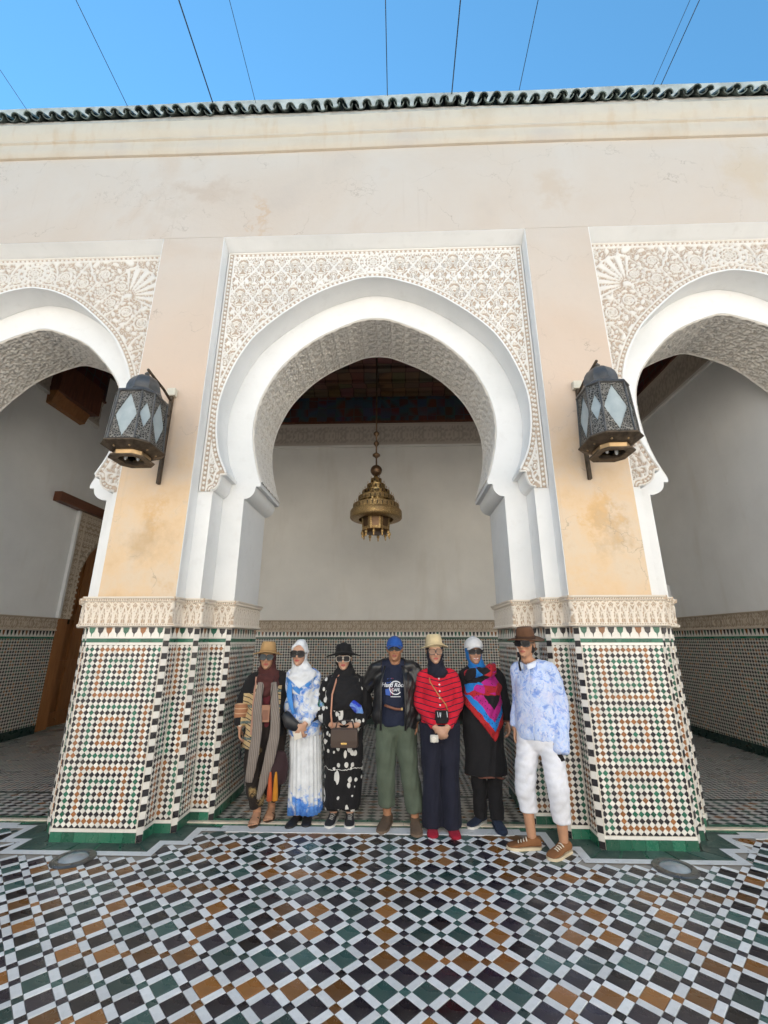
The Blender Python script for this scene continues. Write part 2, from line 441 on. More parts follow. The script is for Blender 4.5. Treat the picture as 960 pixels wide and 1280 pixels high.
# bars lie between a large square and the next large square along the lattice diagonals
geo = {'B': tile_geo(A_H, A_H), 'S': tile_geo(B_H, B_H), 'W1': tile_geo(B_H, A_H), 'W2': tile_geo(A_H, B_H)}
def cam_size(x, y):
    d = Vector((x, y, 0))-camo.location
    z = d.dot(FWD)
    if z < .2: return None
    u, v = d.dot(RGT)/z, d.dot(UPV)/z
    if abs(u)*540 > 490 or abs(v)*540 > 650: return None
    return 1/z
seen = {'B': [], 'S': [], 'W': []}
for i, t in enumerate(tiles):
    s_ = cam_size(t[0], t[1])
    if s_: seen[t[2][0]].append((s_, i))
single = set()
for k in 'BSW':
    seen[k].sort(reverse=True); single |= {i for _, i in seen[k][:290]}
meshes = {}
rest = MB(); rtint = []
for i, (x, y, k, c) in enumerate(tiles):
    z = rnd.uniform(-.0008, .0008)
    if i in single:
        if (k, c) not in meshes:
            b = MB(); b.add(*geo[k]); meshes[(k, c)] = b.mesh('floor_tile', FM[c])
        o = link({'B': 'floor_tile', 'S': 'small_floor_tile', 'W': 'white_floor_bar'}[k[0]], meshes[(k, c)], floor, (x, y, z))
        o.rotation_euler = (rnd.gauss(0, .005), rnd.gauss(0, .005), rnd.gauss(0, .008))
    else:
        vs, fs = geo[k]
        rest.add([(x+a, y+b, z+d) for a, b, d in vs], fs, 'KGAW'.index(c)); rtint += [rnd.random()]*len(fs)
ro = rest.obj('outlying_floor_tiles', [FK, FG, FA, FW], floor, kind='stuff')
at = ro.data.attributes.new('tint', 'FLOAT', 'FACE'); at.data.foreach_set('value', rtint)
# borders: green rectangles and a white band round each pillar, a white band along the step
for mir in (False, True):
    inner, mid, outer = plan(.0, mirror=mir), plan(.145, mirror=mir), plan(.215, mirror=mir)
    b = MB()
    def ringseg(A, B, z, m):
        for i in range(len(A)-1):
            b.add([(*A[i], z), (*A[i+1], z), (*B[i+1], z), (*B[i], z)], [(0,1,2,3) if mir else (3,2,1,0)], m)
    cl = lambda P: [(x, min(y, .33)) for x, y in P]
    ringseg(cl(mid), cl(outer), .004, 0)
    for q in b.f: q.reverse() if False else None
    b.obj('white_border', FW, floor)
    bg = MB()
    A_, B_ = cl(inner), cl(mid)
    for i in range(len(A_)-1): bg.add([(*A_[i], -.0015), (*A_[i+1], -.0015), (*B_[i+1], -.0015), (*B_[i], -.0015)], [(0,1,2,3) if mir else (3,2,1,0)])
    bg.obj('border_bed', GG, floor)
    # green rectangles laid end to end along each straight run
    gm = glaze('border_green_glaze', (.035,.075,.062), .35, .3) if not mir else bpy.data.materials['border_green_glaze']
    P0, P1 = cl(inner), cl(mid)
    for i in range(len(P0)-1):
        a0, a1, b0, b1 = (Vector(q) for q in (P0[i], P0[i+1], P1[i], P1[i+1]))
        if (a1-a0).length < .02: continue
        n = max(1, round((a1-a0).length/.15))
        for k in range(n):
            f0, f1 = k/n+.012, (k+1)/n-.012
            q = [a0.lerp(a1, f0), a0.lerp(a1, f1), b0.lerp(b1, f1), b0.lerp(b1, f0)]
            t = MB(); t.prism_xy([tuple(p) for p in q], -.004, .003+rnd.uniform(0, .0015))
            t.obj('border_tile', gm, floor)
b = MB(); b.box(-1.244, 1.244, .205, .33, -.003, .004); b.obj('white_border', FW, floor)
for s in (-1, 1):
    b = MB(); b.box(min(s*3.2465, s*7.2), max(s*3.2465, s*7.2), .205, .33, -.003, .004); b.obj('white_border', FW, floor)

# corridor floor behind the pillars, edged with green tiles and a marble strip
CF = 0.0
b = MB(); b.box(-7.6, 7.0, .341, 8.0, -.05, -.004)
corf = b.obj('corridor_floor', mk_plan_zellige('corridor_zellige', .062, 1.0), kind='structure')
b = MB(); b.box(-7.5, 6.9, .50, 1.12, -.004, .0); b.obj('floor_band', mk_plan_zellige('corridor_band_zellige', .075, .62), corf)
b = MB(); b.box(-7.5, 6.9, 1.12, 1.17, -.004, .001); b.obj('floor_fillet', plain('dark_floor_fillet', (.03,.045,.04), .3), corf)
for k in range(29):
    x0 = -7.2+k*.5
    st = MB(); st.loft([[(x, .374, -.01), (x, .374, .006), (x, .382, .011), (x, .422, .011), (x, .43, .006), (x, .43, -.01)] for x in (x0+.0015, x0+.4985)])
    st.obj('marble_strip', MMARB, corf)
for k in range(72):
    x0 = -7.2+k*.2
    for y0, y1 in ((.334, .372), (.432, .498)):
        t = MB(); t.box(x0+.002, x0+.198, y0, y1, -.01, .0015+rnd.uniform(0, .001)); t.obj('edge_tile', GG, corf)

# ---------------------------------------------------------------- the arcade building
ARC = tag(empty('arcade_building'), 'pale plastered arcade of three horseshoe arches with tiled piers and a green tiled eave', 'building')
ZS, ZL = 6.43, 8.35
b = MB(); b.box(-16, 12, 0, Y_B, ZS, ZL); b.obj('upper_wall', MF, ARC)
# cornice: two mouldings
b = MB()
prof = [(0.0, 7.86), (-.03, 7.865), (-.055, 7.90), (-.06, 7.97), (-.062, 8.06), (-.085, 8.075), (-.085, 8.095), (-.07, 8.12), (-.10, 8.17), (-.115, 8.25), (-.115, 8.36), (0, 8.40)]
b.loft([[(x, y, z+.012*math.sin(x*.9)) for y, z in prof] for x in np.linspace(-14, 12, 60)])
b.obj('cornice', MC, ARC, auto=35, smooth=True)
# eave tiles: convex barrel tiles over concave channel tiles, sloping up and back
def barrel(r0, r1, L, up, t=.013, n=9):
    rings = []
    for k, (y, r) in enumerate(((0, r0), (L*.5, (r0+r1)/2), (L, r1))):
        o = [(r*math.cos(PI*i/(n-1)), y, up*r*.85*math.sin(PI*i/(n-1))) for i in range(n)]
        q = [((r-t)*math.cos(PI*i/(n-1)), y, up*(r-t)*.85*math.sin(PI*i/(n-1))) for i in range(n)][::-1]
        rings.append(o+q)
    m = MB(); m.loft(rings); return m
slope = math.radians(40)
cv = barrel(.062, .05, .55, 1).mesh('roof_tile', ROOFG, True, 50)
chn = barrel(.070, .06, .55, -1).mesh('channel_tile', ROOFG, True, 50)
PT = .172; NT = 66
for k in range(NT):
    x = (k-NT/2+.5)*PT
    o = link('roof_tile', cv, ARC, (x, -.165+rnd.uniform(-.02, .02), 8.475+rnd.uniform(-.012, .012)+.01*math.sin(x*1.3)))
    o.rotation_euler = (slope+rnd.gauss(0, .04), rnd.gauss(0, .06), rnd.gauss(0, .06))
    o = link('channel_tile', chn, ARC, (x+PT/2, -.155+rnd.uniform(-.02, .015), 8.50+.01*math.sin(x*1.3)))
    o.rotation_euler = (slope+rnd.gauss(0, .015), 0, rnd.gauss(0, .02))
b = MB(); b.loft([[(x, y, z+.01*math.sin(x*2.1)) for y, z in ((-.06, 8.39), (-.085, 8.42), (-.075, 8.49), (.22, 8.80), (.26, 9.36), (.33, 9.42), (.5, 9.36), (.5, 8.3), (0, 8.3))] for x in np.linspace(-14, 12, 80)])
b.obj('roof_bed', MMORTAR, ARC)
b = MB(); b.box(-16, 12, .5, 9.0, 8.3, 8.9); b.obj('roof_deck', MMORTAR, ARC)

OUT_C = [(0,5.9),(.13,5.89),(.26,5.857),(.53,5.757),(.78,5.62),(1.0,5.46),(1.23,5.26),(1.42,5.05),(1.55,4.82),(1.635,4.61),(1.70,4.39),(1.735,4.19),(1.74,4.0),(1.722,3.79),(1.68,3.59),(1.625,3.45),(1.565,3.335)]
IN_C = [(0,5.56),(.1,5.553),(.22,5.528),(.43,5.435),(.67,5.31),(.89,5.15),(1.08,4.955),(1.23,4.75),(1.345,4.51),(1.41,4.305),(1.44,4.1),(1.438,3.93),(1.415,3.75),(1.375,3.58),(1.33,3.42),(1.285,3.31)]
OUT_S = [(0,5.87),(.12,5.855),(.33,5.8),(.64,5.64),(.94,5.39),(1.2,5.12),(1.38,4.83),(1.485,4.58),(1.53,4.37),(1.535,4.15),(1.52,3.95),(1.475,3.72),(1.41,3.52),(1.32,3.33)]
IN_S = [(0,5.51),(.12,5.49),(.4,5.385),(.67,5.23),(.93,4.97),(1.11,4.74),(1.2,4.55),(1.245,4.37),(1.255,4.15),(1.24,3.92),(1.2,3.7),(1.14,3.5),(1.06,3.31)]
def smooth(pts, n=4):
    P = [(-pts[1][0], pts[1][1])]+pts+[(2*pts[-1][0]-pts[-2][0], 2*pts[-1][1]-pts[-2][1])]
    out = []
    for i in range(1, len(P)-2):
        for k in range(n):
            t = k/n; q = []
            for a in (0, 1):
                p0, p1, p2, p3 = (P[i+j][a] for j in (-1, 0, 1, 2))
                q.append(.5*(2*p1+(p2-p0)*t+(2*p0-5*p1+4*p2-p3)*t*t+(3*p1-p0-3*p2+p3)*t**3))
            out.append(tuple(q))
    out.append(pts[-1]); return out
def corbel(tip, xj, zb=3.117):
    """lip and concave quarter from the arch tip out to the jamb face"""
    x0, z0 = tip
    o = [(x0, z0), (x0+.006, z0-.03), (x0+.055, z0-.03), (x0+.06, z0-.05)]
    a, c = xj-(x0+.06), (z0-.05)-(zb+.015)
    for k in range(1, 9):
        t = k/8*PI/2
        o.append((x0+.06+a*(1-math.cos(t)), (z0-.05)-c*math.sin(t)))
    o.append((xj, zb)); return o
def half_open(curve, xj, z_bot):
    s_ = smooth(curve)
    return s_[:-1]+corbel(s_[-1], xj)+[(xj, z_bot)]

def arch_wall(name, cx, xl, xr, curve, xj, y0, y1, ztop, mat, bevel=.006):
    h = half_open(curve, xj, 1.985)
    b = MB()
    R = [(cx+x, z) for x, z in h]; L = [(cx-x, z) for x, z in h]
    b.prism_xz(R[::-1]+[(cx, ztop), (xr, ztop), (xr, 1.985)], y0, y1)
    b.prism_xz([(xl, 1.985), (xl, ztop), (cx, ztop)]+L, y0, y1)
    o = b.obj(name, mat, ARC)
    m = o.data; m.polygons.foreach_set('use_smooth', [True]*len(m.polygons)); m.set_sharp_from_angle(angle=math.radians(28))
    return o

BAYS = [(0.0, -1.865, 1.865, OUT_C, IN_C, 1.704, 1.465), (4.345, 2.625, 6.065, OUT_S, IN_S, 1.55, 1.29), (-4.345, -6.065, -2.625, OUT_S, IN_S, 1.55, 1.29)]
Y1, Y2 = .18, .465
# ---- relief sheets
def dist_poly(X, Z, P):
    """distance to an open polyline and the arc length of the nearest point"""
    D = np.full(X.shape, 1e9); S = np.zeros(X.shape); acc = 0
    for (x0, z0), (x1, z1) in zip(P[:-1], P[1:]):
        dx, dz = x1-x0, z1-z0; L2 = dx*dx+dz*dz
        if L2 < 1e-12: continue
        t = np.clip(((X-x0)*dx+(Z-z0)*dz)/L2, 0, 1)
        d = np.hypot(X-x0-t*dx, Z-z0-t*dz); k = d < D
        D[k] = d[k]; S[k] = (acc+t*math.sqrt(L2))[k]; acc += math.sqrt(L2)
    return D, S
def inside(X, Z, P):
    c = np.zeros(X.shape, bool); j = len(P)-1
    for i in range(len(P)):
        xi, zi = P[i]; xj, zj = P[j]
        if zi != zj:
            k = ((zi > Z) != (zj > Z)) & (X < (xj-xi)*(Z-zi)/(zj-zi)+xi); c ^= k
        j = i
    return c
def sst(x, a, b):
    t = np.clip((x-a)/(b-a), 0, 1); return t*t*(3-2*t)
def bead_band(D, S, a, b, per):
    """ground band between a and b with a row of beads"""
    mid = (a+b)/2; q = (S/per) % 1-.5
    return sst(-(np.hypot(q*per*.85, (D-mid)))/(b-a), -.42, -.24)
def arabesque(X, Z):
    u = PI*X/.165; v = PI*Z/.225
    f = np.cos(u)*np.cos(v)+.5*np.cos(2*u)*np.cos(2*v+.6)+.45*np.cos(3*u)*np.cos(v)+.38*np.cos(u)*np.cos(4*v)+.3*np.cos(4*u)*np.cos(3*v)
    w_ = .5+.5*np.cos(2*PI*1.7*f)
    stem = np.minimum(np.abs(np.sin((u+v)/2)), np.abs(np.sin((u-v)/2)))
    return np.maximum(sst(w_, .42, .68), sst(-stem, -.13, -.07))
_sc = []
_r2 = random.Random(3)
for k in range(46):
    _sc.append((_r2.uniform(-1.9, 1.9), _r2.uniform(3.3, 6.25), _r2.choice((-1, 1)), _r2.uniform(.75, 1.25)))
def scrolls(X, Z):
    """rolled tendrils: a spiral round the nearest of a set of mirrored centres, leaves between"""
    X = np.abs(X)
    best = np.full(X.shape, 1e9); H = np.zeros(X.shape); sec = np.full(X.shape, 1e9)
    cs = [(.42,6.03,1,1),(.67,5.93,-1,.9),(.22,6.02,-1,.8),(.93,6.05,1,.85),(.92,5.78,1,.8),(1.08,5.62,-1,.75),(1.30,5.47,1,1.0),(1.52,5.30,-1,1.15),(1.62,5.05,1,.7),(1.66,4.85,-1,.6),(1.66,4.65,1,.5),(1.66,4.45,-1,.5),(1.62,6.18,1,.6),(1.62,5.62,1,.7),(1.66,3.4,1,.7),(1.62,3.22,-1,.7),(1.18,5.86,-1,.7)]
    for x, z, s_, k in cs:
        dx, dz = X-x, Z-z; r = np.hypot(dx, dz)/k; a = np.arctan2(dz, dx)*s_
        kk = r < best
        h = .5+.5*np.cos(a-2*PI*np.log(np.maximum(r, .004)/.02)*1.7)
        leaf = .5+.5*np.cos(9*a+6*np.log(np.maximum(r, .004)))
        h = np.where(r < .012, 1, h)*np.where(r > .085, .35+.65*leaf, 1)
        sec[kk] = best[kk]; best[kk] = r[kk]; H[kk] = h[kk]
        k2 = (~kk) & (r < sec); sec[k2] = r[k2]
    h = sst(H, .42, .6)
    h = np.where(sec-best < .014, 1.0, h)
    # the shell in the corner
    dx, dz = X-1.28, Z-5.72; r = np.hypot(dx, dz); a = np.arctan2(dz, dx)
    fan = (r > .05) & (r < .40) & (a > -.55) & (a < 1.75)
    lob = .5+.5*np.cos((a+.55)*2*PI*7/2.3)
    fanh = sst(lob, .25, .5)*sst(r, .05, .12)*.9
    rim = np.abs(r-.40-.02*np.abs(np.sin((a+.55)*PI*7/2.3)))
    h = np.where(fan & (X < 1.69) & (Z < 6.2), fanh, h)
    h = np.where((rim < .014) & (a > -.6) & (a < 1.8), 1, h)
    vein = scroll_fill(X, Z)
    return np.maximum(h, .62*vein)
def scroll_fill(X, Z):
    u = PI*X/.085; v = PI*Z/.095
    f = np.cos(u)*np.cos(v)+.6*np.cos(1.7*u+.8*np.sin(v))*np.cos(1.3*v)+.4*np.sin(2.3*u+v)
    return sst(.5+.5*np.cos(2*PI*.9*f), .5, .75)
def relief_panel(name, cx, xl, xr, zb, zt, open_pts, y, res, pattern, mat, parent, depth=.02, ros=None):
    xs = np.arange(xl, xr+res*.5, res); zs = np.arange(zb, zt+res*.5, res)
    X, Z = np.meshgrid(xs, zs); 
    D, S = dist_poly(X, Z, open_pts)
    ok = ~inside(X, Z, open_pts)
    de = np.minimum(np.minimum(X-xl, xr-X), zt-Z)
    se = np.where(zt-Z <= np.minimum(X-xl, xr-X), X, Z)
    dm = np.minimum(D, de)
    H = pattern(X-cx, Z)
    fil = (dm < .022) | ((dm > .066) & (dm < .086))
    if ros:
        d = np.hypot((X-cx)/ros[2], (Z-ros[1])/1.0); th = np.arctan2(Z-ros[1], X-cx)
        R0 = ros[0]
        web = np.maximum(.5+.5*np.cos(d*2*PI/.034+1.2*np.cos(8*th)), sst(np.abs(np.cos(4*th)), .93, .97))
        H = np.where(d < R0, sst(web, .5, .7), H)
        H = np.where((d > R0) & (d < R0+.052), bead_band(d, th*R0, R0, R0+.052, .052), H)
        rf = (np.abs(d-R0) < .009) | (np.abs(d-R0-.055) < .009)
        H = np.where(rf, 1, H)
        inro = d < R0+.05
    band = (dm >= .022) & (dm <= .066)
    bh = np.where(D < de, bead_band(D, S, .022, .066, .058), bead_band(de, se, .022, .066, .058))
    if ros: band &= ~inro; fil = fil & ~inro
    H = np.where(band, bh, H); H = np.where(fil, 1, H)
    H = np.where(dm < .006, .6, H)
    nz, nx = X.shape
    idx = np.full(X.shape, -1); idx[ok] = np.arange(ok.sum())
    V = np.stack([X[ok], y-.004-depth*H[ok], Z[ok]], 1)
    q = np.stack([idx[:-1, :-1], idx[:-1, 1:], idx[1:, 1:], idx[1:, :-1]], -1).reshape(-1, 4)
    q = q[(q >= 0).all(1)]
    me = np_mesh(name, V, q, mat, smooth=True, attrs={'relief': ('POINT', H[ok])})
    return link(name, me, parent)

WHITE_RET = MW
for bi, (cx, xl, xr, oc, ic, xj1, xj2) in enumerate(BAYS):
    ap = arch_wall('arch_panel', cx, xl, xr, oc, xj1, Y1, Y2-.003, ZS, MW)
    arch_wall('inner_arch', cx, xl, xr, ic, xj2, Y2, Y_B, ZS, MW)
    h = half_open(oc, xj1, 3.117)[:-1]
    op = [(cx-x, z) for x, z in h][::-1][:-1]+[(cx+x, z) for x, z in h]
    if bi == 0:
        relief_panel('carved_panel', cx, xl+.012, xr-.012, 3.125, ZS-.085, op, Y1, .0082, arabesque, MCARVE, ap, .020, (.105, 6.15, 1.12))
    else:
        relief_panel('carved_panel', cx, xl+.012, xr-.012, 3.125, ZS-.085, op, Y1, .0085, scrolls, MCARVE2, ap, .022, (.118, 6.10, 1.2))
    # raised fillet that edges the opening
    tr = MB(); pr = [(cx+x, z) for x, z in smooth(oc)]; pl = [(cx-x, z) for x, z in smooth(oc)][::-1]
    cl = pl[:-1]+pr; rings = []
    for i, p in enumerate(cl):
        a = Vector(cl[max(i-1, 0)]); c_ = Vector(cl[min(i+1, len(cl)-1)]); t = (c_-a).normalized(); nrm = Vector((-t.y, t.x))
        if nrm.y < 0 and abs(p[0]-cx) < .2: nrm = -nrm
        nrm = Vector((-t.y, t.x))
        q = Vector(p)+nrm*.016; p2 = Vector(p)-nrm*.001
        rings.append([(p2.x, Y1+.01, p2.y), (p2.x, Y1-.027, p2.y), (q.x, Y1-.029, q.y), (q.x, Y1+.01, q.y)])
    tr.loft(rings); tr.obj('fillet', MW, ap)
    # white strip: underside of the recess head
    b = MB(); b.loft([[(x, .003, ZS-.001), (x, .003, ZS-.006), (x, Y1-.004, ZS-.075), (x, Y1-.004, ZS-.001)] for x in (xl+.007, xr-.007)]); b.obj('recess_head', MW, ARC)
    b = MB(); b.box(xl, xl+.006, .004, Y1, 1.99, ZS-.001); b.obj('recess_side', MW, ARC)
    b = MB(); b.box(xr-.006, xr, .004, Y1, 1.99, ZS-.001); b.obj('recess_side', MW, ARC)
    # carved soffit of the deep inner arch
    s_ = smooth(ic); P = [(-x, z) for x, z in s_][::-1][:-1]+s_
    P = np.array(P); seg = np.hypot(*np.diff(P, axis=0).T); acc = np.concatenate([[0], np.cumsum(seg)])
    nn = int(acc[-1]/.012); t = np.linspace(.02, acc[-1]-.02, nn)
    px, pz = np.interp(t, acc, P[:, 0]), np.interp(t, acc, P[:, 1])
    tx, tz = np.gradient(px), np.gradient(pz); ln = np.hypot(tx, tz); nx_, nz_ = tz/ln, -tx/ln
    k = 7; ker = np.ones(k)/k
    yy = np.linspace(Y2+.002, Y_B-.003, 64)
    T, YY = np.meshgrid(t, yy, indexing='ij')
    uu, vv = 2*PI*(T-acc[-1]/2)/.20, 2*PI*YY/.14
    fz = np.cos(uu)*np.cos(vv)+.5*np.cos(uu*2+1)*np.cos(vv)+.4*np.cos(uu)*np.cos(2*vv)+.25*np.sin(3*uu)*np.sin(2*vv)
    Hs = sst(.5+.5*np.cos(2*PI*.85*fz), .3, .7)
    edge = np.minimum(YY-yy[0], yy[-1]-YY); Hs = np.where(edge < .02, 1, Hs)
    dp = .003+.016*Hs*sst(edge, 0, .012)
    V = np.stack([cx+px[:, None]+nx_[:, None]*dp, YY, pz[:, None]+nz_[:, None]*dp], -1).reshape(-1, 3)
    I = np.arange(nn*64).reshape(nn, 64)
    q = np.stack([I[:-1, :-1], I[1:, :-1], I[1:, 1:], I[:-1, 1:]], -1).reshape(-1, 4)
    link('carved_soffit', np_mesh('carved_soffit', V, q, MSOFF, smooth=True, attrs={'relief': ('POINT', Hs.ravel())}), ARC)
# pilasters between the bays (pink plaster faces)
for x0, x1 in ((1.865, 2.625), (-2.625, -1.865), (6.065, 12), (-16, -6.065)):
    b = MB(); b.box(x0, x1, 0, Y2-.004, 1.985, ZS); b.obj('pilaster', MF, ARC, bevel=.006)
    b = MB(); b.box(x0+.003, x1-.003, Y2-.004, Y_B, 1.985, ZS); b.obj('pilaster_core', MW, ARC)

# ---------------------------------------------------------------- tiled pier bases
PITCHZ = .0486; ROW0 = .154
def clip(poly, f):
    out = []
    for i in range(len(poly)):
        a, b_ = poly[i-1], poly[i]; fa, fb = f(a), f(b_)
        if fa >= 0: out.append(a)
        if (fa >= 0) != (fb >= 0):
            t = fa/(fa-fb); out.append((a[0]+(b_[0]-a[0])*t, a[1]+(b_[1]-a[1])*t))
    return out
def ring15(ci, ri):
    i = math.floor((ci-7+5)/10); j = math.floor((ri-4+5)/10)
    c = max(abs(ci-7-10*i), abs(ri-4-10*j))
    return ('AKGKAK' if (i+j) % 2 == 0 else 'GKAKGK')[min(c, 5)]
ZM = {'K': 0, 'G': 1, 'A': 2, 'W': 3}
def zellige_face(mb, tint, a, b_, z0, z1, coff):
    """tiles on the vertical face from plan point a to b_; coff = pattern column at the middle of the face"""
    a, b_ = Vector((*a, 0)), Vector((*b_, 0)); t = (b_-a); W = t.length; t.normalize(); nr = Vector((t.y, -t.x, 0))
    hw = PITCHZ/2
    cols = range(-int(W/PITCHZ)-2, int(W/PITCHZ)+3)
    for r2 in range(-2, 64):
        v = ROW0+r2*hw
        if v < z0-hw or v > z1+hw: continue
        for c2 in range(-int(W/hw)-2, int(W/hw)+3):
            if (c2+r2) % 2: continue
            u = W/2+c2*hw
            if u < -hw or u > W+hw: continue
            col = 'W' if r2 % 2 else ring15(coff+c2//2, r2//2)
            if r2//2 < 0 or r2//2 > 28: col = 'W' if r2 % 2 else 'K'
            h = hw-.0011
            poly = [(u-h, v), (u, v-h), (u+h, v), (u, v+h)]
            if u-h < 0 or u+h > W or v-h < z0 or v+h > z1:
                for f in (lambda p: p[0], lambda p: W-p[0], lambda p: p[1]-z0, lambda p: z1-p[1]):
                    poly = clip(poly, f)
                    if len(poly) < 3: break
                if len(poly) < 3: continue
            n = len(poly); cu = sum(p[0] for p in poly)/n; cv_ = sum(p[1] for p in poly)/n
            d0 = .0032+rnd.uniform(-.0004, .0004); tu, tv = rnd.gauss(0, .012), rnd.gauss(0, .012)
            lo = [a+t*p[0]+Vector((0, 0, p[1])) for p in poly]
            up = [a+t*(cu+(p[0]-cu)*.93)+Vector((0, 0, cv_+(p[1]-cv_)*.93))+nr*(d0+tu*(p[0]-cu)+tv*(p[1]-cv_)) for p in poly]
            mb.add(lo+up, [tuple(n+i for i in range(n))]+[(i, (i+1) % n, n+(i+1) % n, n+i) for i in range(n)], ZM[col])
            tint += [rnd.random()]*(n+1)
CH = .036
tooth_cols = [GG, GK, GA, GK]
def frieze_sheet(name, path, z0, z1, parent, mat, res, style, off=.0):
    """carved band following a plan path; path runs with the outside on its right"""
    P = np.array(path, float); seg = np.hypot(*np.diff(P, axis=0).T); acc = np.concatenate([[0], np.cumsum(seg)])
    ts = []
    for i in range(len(seg)):
        k = max(2, int(seg[i]/res)); ts += list(np.linspace(acc[i]+1e-5, acc[i+1]-1e-5, k))
    t = np.array(ts); px, py = np.interp(t, acc, P[:, 0]), np.interp(t, acc, P[:, 1])
    si = np.clip(np.searchsorted(acc, t)-1, 0, len(seg)-1)
    dx, dy = np.diff(P, axis=0)[si].T/seg[si]; nx_, ny_ = dy, -dx
    mid = (acc[si]+acc[si+1])/2
    loc = t-mid
    zs = np.linspace(z0, z1, int((z1-z0)/res)+1)
    T, Z = np.meshgrid(loc, zs, indexing='ij'); hh = (Z-z0)/(z1-z0)
    if style == 'arches':
        per = .128; q = (T/per+.5) % 1-.5; q2 = (T/per) % 1-.5; y_ = (hh-.12)/.70
        def ptd(q): 
            # pointed arch outline
            return np.abs(np.hypot((np.abs(q)+.32)/.82, np.maximum(y_-.38, 0)*.86)-1) if False else np.abs(np.abs(q)-.46*np.sqrt(np.clip(1-np.clip((y_-.25)/.72, 0, 1)**1.6, 0, 1)))
        a1 = np.minimum(ptd(q), ptd(q2)); in1 = (y_ > 0) & (y_ < 1)
        knot = .5+.5*np.cos(2*PI*(2.2*np.cos(PI*q*2)*np.cos(y_*PI*1.5)+.9*np.cos(q*PI*4)))
        H = np.where(in1, np.maximum(sst(-a1, -.085, -.055), sst(knot, .55, .75)*.8), 1)
        H = np.where((hh < .04) | (hh > .955), 1, H)
        H = np.where((hh > .055) & (hh < .1), .5+.5*np.sign(np.cos(T*2*PI/.022)), H)
        H = np.where((hh > .87) & (hh < .925), .5+.5*np.sign(np.cos(T*2*PI/.022)), H)
        prof = np.interp(hh, [0, .03, .10, .12, .84, .86, .93, .96, 1], [.018, .03, .03, .012, .012, .030, .034, .045, .045])
    else:
        q = T
        H = sst(.5+.5*np.cos(2*PI*(.9*np.cos(q*2*PI/.17)*np.cos(hh*PI*2.2)+.6*np.cos(q*2*PI/.085+1))), .4, .65)
        H = np.where((hh < .12) | (hh > .86), 1, H); H = np.where((hh > .9) & (hh < .95), .3, H)
        prof = np.interp(hh, [0, .08, .12, .86, .9, 1], [.02, .02, .008, .008, .025, .03])
    d = prof+.011*H+off
    V = np.stack([px[:, None]+nx_[:, None]*d, py[:, None]+ny_[:, None]*d, Z], -1)
    # mitre: pull the offset at corners together
    n, m_ = T.shape
    V = V.reshape(-1, 3); I = np.arange(n*m_).reshape(n, m_)
    q = np.stack([I[:-1, :-1], I[1:, :-1], I[1:, 1:], I[:-1, 1:]], -1).reshape(-1, 4)
    return link(name, np_mesh(name, V, q, mat, smooth=True, attrs={'relief': ('POINT', H.ravel())}), parent)

